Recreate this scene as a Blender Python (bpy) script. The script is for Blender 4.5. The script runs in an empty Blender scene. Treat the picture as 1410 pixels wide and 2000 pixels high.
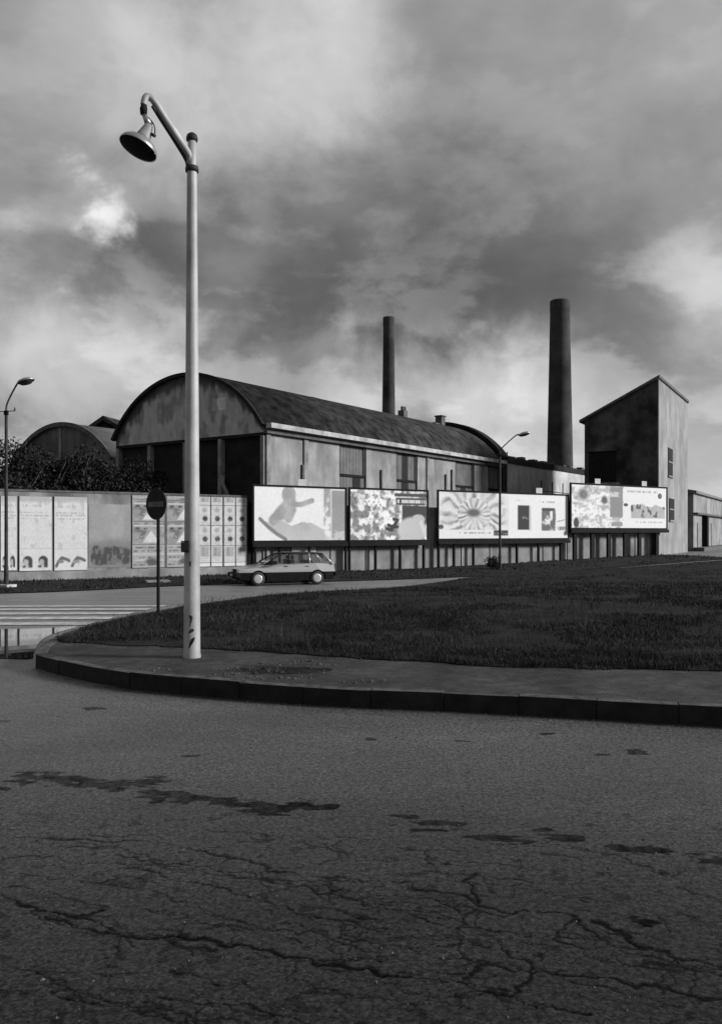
import bpy, bmesh, math, random
import numpy as np
from mathutils import Vector, Matrix
from mathutils.geometry import delaunay_2d_cdt
random.seed(7); rng = np.random.default_rng(11)
S = bpy.context.scene
COL = S.collection

# ------------------------------------------------------------------ camera
CAMZ, F, CX, HY = 1.75, 1600.0, 705.0, 1040.0      # eye height; focal length, centre and horizon in px of the 1410 x 2000 photograph
cam_d = bpy.data.cameras.new('camera'); cam = bpy.data.objects.new('camera', cam_d); COL.objects.link(cam)
cam.location = (0, 0, CAMZ); cam.rotation_euler = (math.radians(90), 0, 0)
cam_d.sensor_fit = 'VERTICAL'; cam_d.sensor_height = 36.0; cam_d.lens = 28.8
cam_d.shift_y = 0.02; cam_d.clip_start = 0.05; cam_d.clip_end = 3000
S.camera = cam
S.view_settings.view_transform = 'Standard'; S.view_settings.look = 'None'
S.view_settings.exposure = 0.0; S.view_settings.gamma = 1.0
S.view_settings.use_curve_mapping = False

# ------------------------------------------------------------------ sun and sky
SUN_EL = math.radians(19); SUN_AZ = math.atan2(0.995, -0.10)     # azimuth clockwise from +Y
sv = Vector((math.sin(SUN_AZ) * math.cos(SUN_EL), math.cos(SUN_AZ) * math.cos(SUN_EL), math.sin(SUN_EL)))
sun_d = bpy.data.lights.new('sun', 'SUN'); sun_d.energy = 4.9; sun_d.angle = math.radians(11); sun_d.color = (1, 1, 1)
sun = bpy.data.objects.new('sun', sun_d); COL.objects.link(sun)
sun.rotation_euler = sv.to_track_quat('Z', 'Y').to_euler(); sun.location = (60, 0, 40)

world = bpy.data.worlds.new('World'); S.world = world; world.use_nodes = True
nt = world.node_tree; nt.nodes.clear()
def WN(t, **k):
    n = nt.nodes.new(t)
    for a, b in k.items(): setattr(n, a, b)
    return n
L = nt.links.new
def wmath(op, a, b=None, c=None, clamp=False):
    n = WN('ShaderNodeMath', operation=op); n.use_clamp = clamp
    for i, v in enumerate((a, b, c)):
        if v is None: continue
        if isinstance(v, (int, float)): n.inputs[i].default_value = v
        else: L(v, n.inputs[i])
    return n.outputs[0]
tc = WN('ShaderNodeTexCoord'); D = tc.outputs['Generated']
sky = WN('ShaderNodeTexSky', sky_type='NISHITA'); sky.sun_disc = False
sky.sun_elevation = SUN_EL; sky.sun_rotation = SUN_AZ
bw = WN('ShaderNodeRGBToBW'); L(sky.outputs[0], bw.inputs[0])
sep = WN('ShaderNodeSeparateXYZ'); L(D, sep.inputs[0])
def wnoise(vec, scale, detail, rough, dist=0.0, off=(0, 0, 0)):
    m = WN('ShaderNodeMapping'); L(vec, m.inputs[0]); m.inputs['Location'].default_value = off
    n = WN('ShaderNodeTexNoise'); L(m.outputs[0], n.inputs['Vector'])
    n.inputs['Scale'].default_value = scale; n.inputs['Detail'].default_value = detail
    n.inputs['Roughness'].default_value = rough; n.inputs['Distortion'].default_value = dist
    return n
dm_ = WN('ShaderNodeVectorMath', operation='MULTIPLY'); L(D, dm_.inputs[0]); dm_.inputs[1].default_value = (1, 1, 1.9); DS = dm_.outputs[0]
n1 = wnoise(DS, 2.8, 7, 0.5, 0.1, (3.1, 1.7, 0))
n2 = wnoise(DS, 7.5, 9, 0.55, 0.1, (0.4, 5.2, 0))
warp = wnoise(D, 6.5, 8, 0.6, 0.3, (1, 2, 3))
wv = WN('ShaderNodeVectorMath', operation='SUBTRACT'); L(warp.outputs['Color'], wv.inputs[0]); wv.inputs[1].default_value = (0.5, 0.5, 0.5)
ws = WN('ShaderNodeVectorMath', operation='SCALE'); L(wv.outputs[0], ws.inputs[0]); ws.inputs['Scale'].default_value = 0.20
wd = WN('ShaderNodeVectorMath', operation='ADD'); L(D, wd.inputs[0]); L(ws.outputs[0], wd.inputs[1])
val = wmath('ADD', wmath('MULTIPLY', wmath('SUBTRACT', n1.outputs[0], 0.5), 0.42), wmath('MULTIPLY', wmath('SUBTRACT', n2.outputs[0], 0.5), 0.23))
val = wmath('ADD', val, 0.315)
n3 = wnoise(DS, 5.2, 9, 0.55, 0.1, (4.3, 0.6, 2.1)); n3.inputs['Scale'].default_value = 6.5
def wramp(v, a, b, x, y):
    r = WN('ShaderNodeMapRange', interpolation_type='SMOOTHSTEP'); L(v, r.inputs[0])
    for i, q in enumerate((a, b, x, y)): r.inputs[i + 1].default_value = q
    return r.outputs[0]
band = wmath('MULTIPLY', wramp(sep.outputs[2], 0.0, 0.10, 0.4, 1.0), wramp(sep.outputs[2], 0.24, 0.40, 1.0, 0.35))
val = wmath('ADD', val, wmath('MULTIPLY', wramp(n3.outputs[0], 0.46, 0.595, -0.05, 0.115), band))
# cloud masses and breaks: direction (photo px), angular radius in px, stretch across, strength
CLOUDS = [(600, 590, 300, 1.9, -0.14), (1010, 400, 320, 1.3, -0.08), (1220, 690, 200, 1.5, -0.17), (250, 590, 170, 1.3, -0.07), (620, 620, 90, 2.2, -0.07), (1170, 600, 150, 1.2, 0.07), (700, 715, 110, 1.6, 0.10), (700, 480, 150, 1.4, 0.03), (450, 690, 90, 1.5, 0.05), (1000, 290, 150, 1.3, 0.04), (300, 575, 120, 1.2, -0.05),
          (140, 365, 60, 0.7, 0.48), (195, 445, 65, 0.9, 0.52), (165, 415, 100, 0.8, 0.16), (350, 205, 160, 1.2, 0.22), (640, 80, 190, 0.9, 0.28), (180, 90, 260, 1.5, 0.12),
          (720, 720, 110, 1.8, 0.16), (970, 740, 130, 1.5, 0.30), (1400, 570, 130, 1.0, 0.26), (50, 680, 130, 1.4, 0.26),
          (1250, 170, 220, 1.4, 0.10), (1250, 880, 260, 2.2, 0.22), (825, 640, 55, 1.0, 0.10), (180, 700, 150, 1.6, 0.16), (880, 470, 120, 1.4, 0.0), (470, 790, 160, 2.2, 0.10), (880, 790, 130, 2.0, 0.10), (270, 760, 110, 1.4, 0.12), (590, 250, 170, 1.6, -0.03),
          (835, 790, 50, 1.2, -0.22), (110, 740, 60, 1.5, -0.08), (600, 750, 80, 1.4, -0.14), (20, 450, 60, 1, 0.16), (660, 860, 120, 1.6, 0.10)]
for (cx, cy, r, st, amp) in CLOUDS:
    c = Vector(((cx - CX) / F, 1, (HY - cy) / F)).normalized()
    sb = WN('ShaderNodeVectorMath', operation='SUBTRACT'); L(wd.outputs[0], sb.inputs[0]); sb.inputs[1].default_value = c
    ml = WN('ShaderNodeVectorMath', operation='MULTIPLY'); L(sb.outputs[0], ml.inputs[0]); ml.inputs[1].default_value = (1 / st, 1, 1)
    ln = WN('ShaderNodeVectorMath', operation='LENGTH'); L(ml.outputs[0], ln.inputs[0])
    mr = WN('ShaderNodeMapRange', interpolation_type='SMOOTHERSTEP'); L(ln.outputs['Value'], mr.inputs[0])
    mr.inputs[1].default_value = 0.0; mr.inputs[2].default_value = 1.35 * r / F; mr.inputs[3].default_value = amp; mr.inputs[4].default_value = 0.0
    val = wmath('ADD', val, mr.outputs[0])
val = wmath('SMOOTH_MAX', val, 0.10, 0.14)
cl = wmath('MULTIPLY', val, 10.0)
mx = wmath('ADD', wmath('MULTIPLY', bw.outputs[0], 0.06), wmath('MULTIPLY', cl, 0.94))
bg = WN('ShaderNodeBackground'); bg.inputs['Strength'].default_value = 0.1
L(mx, bg.inputs['Color'])
wo = WN('ShaderNodeOutputWorld'); L(bg.outputs[0], wo.inputs[0])

# ------------------------------------------------------------------ numeric helpers
def ss(a, b, x):
    t = np.clip((np.asarray(x, float) - a) / (b - a), 0, 1); return t * t * (3 - 2 * t)
def vnoise(u, v, seed=0):
    u = np.asarray(u, float); v = np.asarray(v, float)
    iu = np.floor(u).astype(np.int64); iv = np.floor(v).astype(np.int64); fu = u - iu; fv = v - iv
    fu = fu * fu * (3 - 2 * fu); fv = fv * fv * (3 - 2 * fv)
    def h(a, b):
        n = (a * 374761393 + b * 668265263 + seed * 1442695041) & 0xffffffff
        n = ((n ^ (n >> 13)) * 1274126177) & 0xffffffff
        return ((n ^ (n >> 16)) & 0xffff) / 65535.0
    return (h(iu, iv) * (1 - fu) + h(iu + 1, iv) * fu) * (1 - fv) + (h(iu, iv + 1) * (1 - fu) + h(iu + 1, iv + 1) * fu) * fv
def fbm(u, v, oct=4, seed=0):
    s = 0; a = 0.5; t = 0
    for i in range(oct):
        s = s + a * vnoise(u * 2 ** i, v * 2 ** i, seed + i * 17); t += a; a *= 0.5
    return s / t
W0 = np.array((-6.1, 43.5)); WD = np.array((0.832, 0.5548)); WNORM = np.array((0.5548, -0.832)); WROT = math.atan2(WD[1], WD[0])
def base(X, Y):
    X = np.asarray(X, float); Y = np.asarray(Y, float)
    t = (X - W0[0]) * WD[0] + (Y - W0[1]) * WD[1]
    far = -0.5 + 0.5 * ss(8, 36, t)
    return ss(17, 33, Y) * far
def t_of(pxl, off=0.0):
    r = (pxl - CX) / F; p = W0 + WNORM * off
    return (r * p[1] - p[0]) / (WD[0] - r * WD[1])
def depth_t(t, off=0.0): return W0[1] + WNORM[1] * off + WD[1] * t
def zpix(y, depth): return CAMZ + (HY - y) / F * depth
def inpoly(X, Y, poly):
    X = np.asarray(X); Y = np.asarray(Y); r = np.zeros(X.shape, bool); n = len(poly)
    for i in range(n):
        x0, y0 = poly[i]; x1, y1 = poly[(i + 1) % n]
        c = ((y0 > Y) != (y1 > Y)) & (X < (x1 - x0) * (Y - y0) / ((y1 - y0) or 1e-9) + x0)
        r ^= c
    return r
def segdist(X, Y, pts, closed=False):
    d = np.full(np.shape(X), 1e9); n = len(pts)
    for i in range(n if closed else n - 1):
        ax, ay = pts[i]; bx, by = pts[(i + 1) % n]; vx, vy = bx - ax, by - ay
        t = np.clip(((X - ax) * vx + (Y - ay) * vy) / (vx * vx + vy * vy + 1e-12), 0, 1)
        d = np.minimum(d, np.hypot(X - ax - t * vx, Y - ay - t * vy))
    return d
def smooth_line(pts, n=6):
    out = []; P = [np.array(p, float) for p in pts]
    for i in range(len(P) - 1):
        p0 = P[max(i - 1, 0)]; p1 = P[i]; p2 = P[i + 1]; p3 = P[min(i + 2, len(P) - 1)]
        for k in range(n):
            t = k / n
            out.append(0.5 * ((2 * p1) + (-p0 + p2) * t + (2 * p0 - 5 * p1 + 4 * p2 - p3) * t * t + (-p0 + 3 * p1 - 3 * p2 + p3) * t ** 3))
    out.append(P[-1]); return [tuple(p) for p in out]

# ------------------------------------------------------------------ materials
MATS = {}
def mat(name, c0, c1=None, scale=3.0, rough=0.8, bump=0.0, bscale=None, streak=None, metal=0.0, spec=0.5, lo=0.35, hi=0.65, detail=6, wave=None, attr=None, attr_mul=False):
    if name in MATS: return MATS[name]
    m = bpy.data.materials.new(name); m.use_nodes = True; MATS[name] = m
    t = m.node_tree; N = t.nodes; K = t.links.new; b = N['Principled BSDF']
    b.inputs['Roughness'].default_value = rough; b.inputs['Metallic'].default_value = metal
    b.inputs['Specular IOR Level'].default_value = spec
    if c1 is None: c1 = c0
    g = N.new('ShaderNodeNewGeometry'); pos = g.outputs['Position']
    def noise(sc, det=6, stretch=(1, 1, 1), ro=0.6):
        mp = N.new('ShaderNodeMapping'); K(pos, mp.inputs[0]); mp.inputs['Scale'].default_value = stretch
        n = N.new('ShaderNodeTexNoise'); K(mp.outputs[0], n.inputs['Vector']); n.inputs['Scale'].default_value = sc
        n.inputs['Detail'].default_value = det; n.inputs['Roughness'].default_value = ro; return n.outputs[0]
    def ramp(v, a, bb, x, y):
        r = N.new('ShaderNodeMapRange'); K(v, r.inputs[0]); r.inputs[1].default_value = a; r.inputs[2].default_value = bb
        r.inputs[3].default_value = x; r.inputs[4].default_value = y; r.clamp = True; return r.outputs[0]
    def mul(a, c):
        r = N.new('ShaderNodeMath'); r.operation = 'MULTIPLY'; K(a, r.inputs[0])
        if isinstance(c, float): r.inputs[1].default_value = c
        else: K(c, r.inputs[1])
        return r.outputs[0]
    col = ramp(noise(scale, detail), lo, hi, c0, c1)
    if streak:   # (scale, darkest factor, vertical stretch)
        col = mul(col, ramp(noise(streak[0], 5, (1, 1, streak[2])), 0.38, 0.6, streak[1], 1.0))
    if wave:
        w = N.new('ShaderNodeTexWave'); mp = N.new('ShaderNodeMapping'); K(pos, mp.inputs[0]); mp.inputs['Rotation'].default_value = wave[1]
        K(mp.outputs[0], w.inputs[0]); w.inputs['Scale'].default_value = wave[0]; w.inputs['Distortion'].default_value = 0.3
        col = mul(col, ramp(w.outputs[1], 0, 1, 1 - wave[2], 1.0))
    if attr:
        a = N.new('ShaderNodeAttribute'); a.attribute_name = attr
        col = mul(col, a.outputs['Fac']) if attr_mul else mul(a.outputs['Fac'], ramp(noise(9), 0.3, 0.7, 0.86, 1.0))
    cb = N.new('ShaderNodeCombineColor')
    for i in range(3): K(col, cb.inputs[i])
    K(cb.outputs[0], b.inputs['Base Color'])
    if bump:
        bp = N.new('ShaderNodeBump'); bp.inputs['Strength'].default_value = bump; bp.inputs['Distance'].default_value = 0.02
        K(noise(bscale or scale * 4, 5), bp.inputs['Height']); K(bp.outputs[0], b.inputs['Normal'])
    return m
def glass(name, tint=0.55, refl=0.15):
    m = bpy.data.materials.new(name); m.use_nodes = True; t = m.node_tree; t.nodes.clear()
    tr = t.nodes.new('ShaderNodeBsdfTransparent'); tr.inputs[0].default_value = (tint, tint, tint, 1)
    gl = t.nodes.new('ShaderNodeBsdfGlossy'); gl.inputs['Roughness'].default_value = 0.03
    fr = t.nodes.new('ShaderNodeFresnel'); fr.inputs[0].default_value = 1.5
    ad = t.nodes.new('ShaderNodeMath'); ad.operation = 'ADD'; ad.inputs[1].default_value = refl * 0.3; t.links.new(fr.outputs[0], ad.inputs[0])
    mx = t.nodes.new('ShaderNodeMixShader'); o = t.nodes.new('ShaderNodeOutputMaterial')
    t.links.new(ad.outputs[0], mx.inputs[0]); t.links.new(tr.outputs[0], mx.inputs[1]); t.links.new(gl.outputs[0], mx.inputs[2]); t.links.new(mx.outputs[0], o.inputs[0])
    return m
M_earth = mat('earth', 0.035, 0.07, 0.8, 0.95, 0.4, 12)
M_soil = mat('dark_soil', 0.012, 0.028, 1.5, 1.0, 0.6, 20, spec=0.1)
M_path = mat('path_asphalt', 0.030, 0.080, 1.7, 0.85, 0.6, 70, lo=0.36, hi=0.66, spec=0.25, detail=10, streak=(9, 0.6, 1))
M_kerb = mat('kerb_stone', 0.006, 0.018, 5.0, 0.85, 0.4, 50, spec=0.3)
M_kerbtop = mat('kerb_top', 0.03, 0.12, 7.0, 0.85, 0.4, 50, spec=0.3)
M_paint = mat('road_paint', 0.30, 0.62, 4.0, 0.6, 0.1)
M_stucco = mat('wall_stucco', 0.17, 0.31, 0.9, 0.9, 0.25, 14, streak=(0.9, 0.55, 0.35))
M_conc = mat('wall_concrete', 0.19, 0.32, 0.7, 0.9, 0.25, 14, streak=(0.8, 0.6, 0.4))
M_coping = mat('coping', 0.05, 0.12, 2.5, 0.9, 0.3, 20)
M_plaster = mat('gable_plaster', 0.24, 0.60, 0.9, 0.92, 0.3, 10, streak=(0.8, 0.22, 0.45), lo=0.36, hi=0.56)
M_panel = mat('bay_plaster', 0.21, 0.32, 0.8, 0.9, 0.2, 12, streak=(0.9, 0.62, 0.25))
M_trim = mat('dark_trim', 0.04, 0.09, 2.0, 0.8, 0.2)
M_col = mat('column_concrete', 0.13, 0.24, 1.5, 0.9, 0.2)
M_void = mat('shed_boarding', 0.012, 0.03, 1.2, 0.9, 0.2, wave=(2.2, (0, 0, 0.6), 0.5), spec=0.2)
M_roof = mat('roof_sheeting', 0.016, 0.075, 1.6, 0.95, 0.9, 3, detail=10, wave=(1.6, (0, 0, -0.95), 0.25), spec=0.12, streak=(0.35, 0.55, 1.0))
M_gutter = mat('pale_gutter', 0.30, 0.48, 1.5, 0.8, 0.1, streak=(1.2, 0.6, 1))
M_shutter = mat('steel_shutter', 0.07, 0.12, 1.6, 0.7, 0.1, wave=(3.0, (0, 0, 0.95), 0.4))
M_black = mat('black_metal', 0.007, 0.014, 4.0, 0.85, 0.0, spec=0.15)
M_pole = mat('pole_paint', 0.30, 0.44, 2.5, 0.55, 0.08, 40, streak=(5, 0.7, 0.12))
M_galv = mat('galvanised', 0.28, 0.42, 6, 0.4, 0.05, metal=0.7)
M_dpole = mat('dark_pole', 0.014, 0.035, 3, 0.7, 0.05, spec=0.3)
M_brick = mat('chimney_brick', 0.006, 0.055, 0.35, 0.95, 0.4, 6, lo=0.35, hi=0.7)
M_tbrick = mat('tower_brick', 0.03, 0.14, 0.7, 0.95, 0.4, 6, lo=0.35, hi=0.75, spec=0.2, streak=(0.6, 0.4, 0.4))
M_tplaster = mat('tower_plaster', 0.20, 0.29, 0.6, 0.9, 0.2, 8, streak=(0.7, 0.75, 0.3))
M_leaf = mat('leaf', 0.006, 0.020, 3.0, 0.7, attr='shade', attr_mul=True, spec=0.25)
M_grass = mat('grass_blade', 0.011, 0.034, 0.7, 0.8, attr='shade', attr_mul=True, spec=0.2)
M_bark = mat('bark', 0.04, 0.08, 5, 0.9, 0.5, 20)
M_ink = mat('poster_print', 0.5, 0.5, rough=0.75, attr='ink', spec=0.25)
M_board = mat('board_back', 0.05, 0.08, 3, 0.8)
M_sign = mat('sign_face', 0.010, 0.014, 6, 0.7, spec=0.2)
M_signbar = mat('sign_bar', 0.09, 0.13, 6, 0.7, spec=0.2)
M_car = mat('car_paint', 0.40, 0.44, 5, 0.28, metal=0.3)
M_carlow = mat('car_lower_dark', 0.006, 0.010, 5, 0.85, spec=0.12)  # near-black colour for the lower body
M_tyre = mat('tyre', 0.015, 0.025, 9, 0.85)
M_hub = mat('hubcap', 0.42, 0.50, 9, 0.35, metal=0.3)
M_seat = mat('car_seat', 0.02, 0.03, 9, 0.9)
M_lamp = mat('lamp_lens', 0.5, 0.55, 9, 0.15)
M_white = mat('white_plate', 0.35, 0.5, 3, 0.7)
M_rubble = mat('rubble', 0.03, 0.10, 8, 0.9, 0.3)
M_glass = glass('car_glass', 0.62, 0.2)
M_pane = mat('dark_pane', 0.010, 0.016, 3, 0.7, spec=0.15)

# asphalt of the road: aggregate grain, darker patches, and an attribute for cracks, stains and painted light
def road_material():
    m = bpy.data.materials.new('road_asphalt'); m.use_nodes = True; t = m.node_tree; N = t.nodes; K = t.links.new; b = N['Principled BSDF']
    g = N.new('ShaderNodeNewGeometry')
    def noise(sc, det, ro=0.6, st=(1, 1, 1)):
        mp = N.new('ShaderNodeMapping'); K(g.outputs['Position'], mp.inputs[0]); mp.inputs['Scale'].default_value = st
        n = N.new('ShaderNodeTexNoise'); K(mp.outputs[0], n.inputs['Vector']); n.inputs['Scale'].default_value = sc; n.inputs['Detail'].default_value = det; n.inputs['Roughness'].default_value = ro
        return n.outputs[0]
    def rmp(v, a, c, x, y):
        r = N.new('ShaderNodeMapRange'); K(v, r.inputs[0]); 
        for i, q in enumerate((a, c, x, y)): r.inputs[i + 1].default_value = q
        return r.outputs[0]
    def mth(op, a, c):
        r = N.new('ShaderNodeMath'); r.operation = op; K(a, r.inputs[0])
        if isinstance(c, (int, float)): r.inputs[1].default_value = c
        else: K(c, r.inputs[1])
        return r.outputs[0]
    v = N.new('ShaderNodeTexVoronoi'); K(g.outputs['Position'], v.inputs['Vector']); v.inputs['Scale'].default_value = 95
    sepc = N.new('ShaderNodeSeparateColor'); K(v.outputs['Color'], sepc.inputs[0])
    grain = rmp(sepc.outputs[0], 0.0, 1.0, 0.15, 1.9)
    fine = rmp(noise(32, 5, 0.75), 0.3, 0.7, 0.3, 1.7)
    big = rmp(noise(0.7, 5, 0.6, (0.5, 1.6, 1)), 0.3, 0.7, 0.75, 1.3)
    wear_and_light = N.new('ShaderNodeAttribute'); wear_and_light.attribute_name = 'wear_and_light'
    c = mth('MULTIPLY', mth('MULTIPLY', mth('MULTIPLY', grain, fine), big), 0.034)
    c = mth('MULTIPLY', c, wear_and_light.outputs['Fac'])
    # hairline crazing between the main cracks
    mp = N.new('ShaderNodeMapping'); K(g.outputs['Position'], mp.inputs[0]); mp.inputs['Scale'].default_value = (2.2, 5.6, 1); mp.inputs['Rotation'].default_value = (0, 0, 0.12)
    wn = N.new('ShaderNodeTexNoise'); K(mp.outputs[0], wn.inputs['Vector']); wn.inputs['Scale'].default_value = 2.0; wn.inputs['Detail'].default_value = 6
    ad = N.new('ShaderNodeVectorMath'); ad.operation = 'MULTIPLY_ADD'; K(wn.outputs['Color'], ad.inputs[0]); ad.inputs[1].default_value = (0.9, 0.9, 0); K(mp.outputs[0], ad.inputs[2])
    vc = N.new('ShaderNodeTexVoronoi'); vc.feature = 'DISTANCE_TO_EDGE'; K(ad.outputs[0], vc.inputs['Vector']); vc.inputs['Scale'].default_value = 1.0
    hair = rmp(vc.outputs['Distance'], 0.004, 0.024, 1.0, 0.0)
    sy = N.new('ShaderNodeSeparateXYZ'); K(g.outputs['Position'], sy.inputs[0])
    zone = mth('MULTIPLY', rmp(sy.outputs[1], 4.9, 3.9, 0.0, 1.0), rmp(noise(0.9, 3), 0.40, 0.50, 0.0, 1.0))
    c = mth('MULTIPLY', c, rmp(mth('MULTIPLY', hair, zone), 0.0, 1.0, 1.0, 0.25))
    cb = N.new('ShaderNodeCombineColor')
    for i in range(3): K(c, cb.inputs[i])
    K(cb.outputs[0], b.inputs['Base Color'])
    K(rmp(noise(1.3, 4), 0.3, 0.7, 0.42, 0.56), b.inputs['Roughness'])
    sl = mth('MULTIPLY', wear_and_light.outputs['Fac'], 0.5); K(mth('MINIMUM', mth('MULTIPLY', sl, fine), 0.62), b.inputs['Specular IOR Level'])
    bp = N.new('ShaderNodeBump'); bp.inputs['Strength'].default_value = 0.22; bp.inputs['Distance'].default_value = 0.004
    h = mth('ADD', mth('MULTIPLY', v.outputs['Distance'], -1.2), noise(28, 4, 0.7)); K(h, bp.inputs['Height']); K(bp.outputs[0], b.inputs['Normal'])
    return m
M_road = road_material()
def water_material():
    m = bpy.data.materials.new('puddle_water'); m.use_nodes = True; b = m.node_tree.nodes['Principled BSDF']
    b.inputs['Base Color'].default_value = (0.02, 0.02, 0.02, 1); b.inputs['Roughness'].default_value = 0.015; b.inputs['IOR'].default_value = 1.6
    b.inputs['Specular IOR Level'].default_value = 0.8
    return m
M_water = water_material()

# ------------------------------------------------------------------ mesh helpers
class MB:
    def __init__(s): s.v = []; s.f = []; s.sm = []
    def add(s, v, f, smooth=False):
        o = len(s.v); s.v += [tuple(map(float, p)) for p in v]; s.f += [tuple(i + o for i in q) for q in f]; s.sm += [smooth] * len(f); return s
    def box(s, x0, x1, y0, y1, z0, z1):
        v = [(x, y, z) for x in (x0, x1) for y in (y0, y1) for z in (z0, z1)]
        return s.add(v, [(0, 1, 3, 2), (4, 6, 7, 5), (0, 4, 5, 1), (2, 3, 7, 6), (0, 2, 6, 4), (1, 5, 7, 3)])
    def prism(s, poly, a0, a1, axis):   # poly in the plane of the other two axes (cyclic order), extruded along axis
        n = len(poly)
        def p(u, w, a): return {0: (a, u, w), 1: (u, a, w), 2: (u, w, a)}[axis]
        v = [p(u, w, a0) for u, w in poly] + [p(u, w, a1) for u, w in poly]
        return s.add(v, [tuple(range(n))[::-1], tuple(range(n, 2 * n))] + [(i, (i + 1) % n, n + (i + 1) % n, n + i) for i in range(n)])
    def tube(s, pts, r, n=10, cap=True):
        pts = [Vector(p) for p in pts]; rr = r if isinstance(r, (list, tuple)) else [r] * len(pts)
        v = []; up = Vector((0, 0, 1)); prev = None
        for i, p in enumerate(pts):
            d = (pts[min(i + 1, len(pts) - 1)] - pts[max(i - 1, 0)]).normalized()
            if prev is None:
                a = d.cross(up if abs(d.z) < 0.95 else Vector((1, 0, 0))).normalized()
            else: a = (prev - d * prev.dot(d)).normalized()
            prev = a; c = d.cross(a)
            v += [p + (a * math.cos(k * 2 * math.pi / n) + c * math.sin(k * 2 * math.pi / n)) * rr[i] for k in range(n)]
        f = [(i * n + k, i * n + (k + 1) % n, (i + 1) * n + (k + 1) % n, (i + 1) * n + k) for i in range(len(pts) - 1) for k in range(n)]
        s.add(v, f, True)
        if cap:
            s.add(v[:n], [tuple(range(n))[::-1]]); s.add(v[-n:], [tuple(range(n))])
        return s
    def lathe(s, prof, n=24, mtx=None, smooth=True, a0=0.0, a1=None):
        full = a1 is None; m = n if full else n + 1; a1 = 2 * math.pi if full else a1; v = []
        for r, z in prof:
            for k in range(m):
                a = a0 + (a1 - a0) * k / n; p = Vector((r * math.cos(a), r * math.sin(a), z)); v.append(mtx @ p if mtx else p)
        f = [(i * m + k, i * m + (k + 1) % m, (i + 1) * m + (k + 1) % m, (i + 1) * m + k) for i in range(len(prof) - 1) for k in range(n)]
        return s.add(v, f, smooth)
    def mesh(s, name, m):
        me = bpy.data.meshes.new(name); me.from_pydata(s.v, [], s.f); me.materials.append(m)
        me.polygons.foreach_set('use_smooth', s.sm); me.update()
        bm = bmesh.new(); bm.from_mesh(me); bmesh.ops.remove_doubles(bm, verts=bm.verts, dist=1e-5); bmesh.ops.recalc_face_normals(bm, faces=bm.faces); bm.to_mesh(me); bm.free()
        return me
    def build(s, name, m, parent=None, bevel=0.0):
        return link(name, s.mesh(name, m), parent, bevel)
def link(name, me, parent=None, bevel=0.0):
    o = bpy.data.objects.new(name, me); COL.objects.link(o)
    if parent: o.parent = parent
    if bevel:
        b = o.modifiers.new('bevel', 'BEVEL'); b.width = bevel; b.segments = 2; b.limit_method = 'ANGLE'
    return o
def tag(o, label=None, cat=None, group=None, kind=None):
    for k, v in (('label', label), ('category', cat), ('group', group), ('kind', kind)):
        if v: o[k] = v
    return o
def thing(name, label, cat, loc=(0, 0, 0), rz=0.0, group=None):
    o = bpy.data.objects.new(name, None); COL.objects.link(o); o.location = loc; o.rotation_euler = (0, 0, rz); o.empty_display_size = 0.3
    return tag(o, label, cat, group)
def pbox(name, m, parent, *b, bevel=0.0): return MB().box(*b).build(name, m, parent, bevel)
def grid_mesh(name, P, m, attr=None, aname=None, smooth=True):   # P: (rows, cols, 3)
    R, C = P.shape[:2]; me = bpy.data.meshes.new(name)
    idx = np.arange(R * C).reshape(R, C)
    q = np.stack([idx[:-1, :-1], idx[:-1, 1:], idx[1:, 1:], idx[1:, :-1]], -1).reshape(-1, 4)
    me.vertices.add(R * C); me.vertices.foreach_set('co', P.reshape(-1).astype(np.float32))
    me.loops.add(q.size); me.loops.foreach_set('vertex_index', q.reshape(-1).astype(np.int32))
    me.polygons.add(len(q)); me.polygons.foreach_set('loop_start', np.arange(0, q.size, 4, dtype=np.int32))
    me.polygons.foreach_set('use_smooth', np.full(len(q), smooth))
    me.update(); me.validate(); me.materials.append(m)
    if attr is not None:
        a = me.attributes.new(aname, 'FLOAT', 'POINT'); a.data.foreach_set('value', attr.reshape(-1).astype(np.float32))
    return me
def tri_mesh(name, V, T, m, attr=None, aname=None):
    me = bpy.data.meshes.new(name); V = np.asarray(V, np.float32); T = np.asarray(T, np.int32); k = T.shape[1]
    me.vertices.add(len(V)); me.vertices.foreach_set('co', V.reshape(-1)); me.loops.add(T.size); me.loops.foreach_set('vertex_index', T.reshape(-1))
    me.polygons.add(len(T)); me.polygons.foreach_set('loop_start', np.arange(0, T.size, k, dtype=np.int32)); me.update(); me.validate(); me.materials.append(m)
    if attr is not None:
        a = me.attributes.new(aname, 'FLOAT', 'POINT'); a.data.foreach_set('value', np.asarray(attr, np.float32).reshape(-1))
    return me
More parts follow.
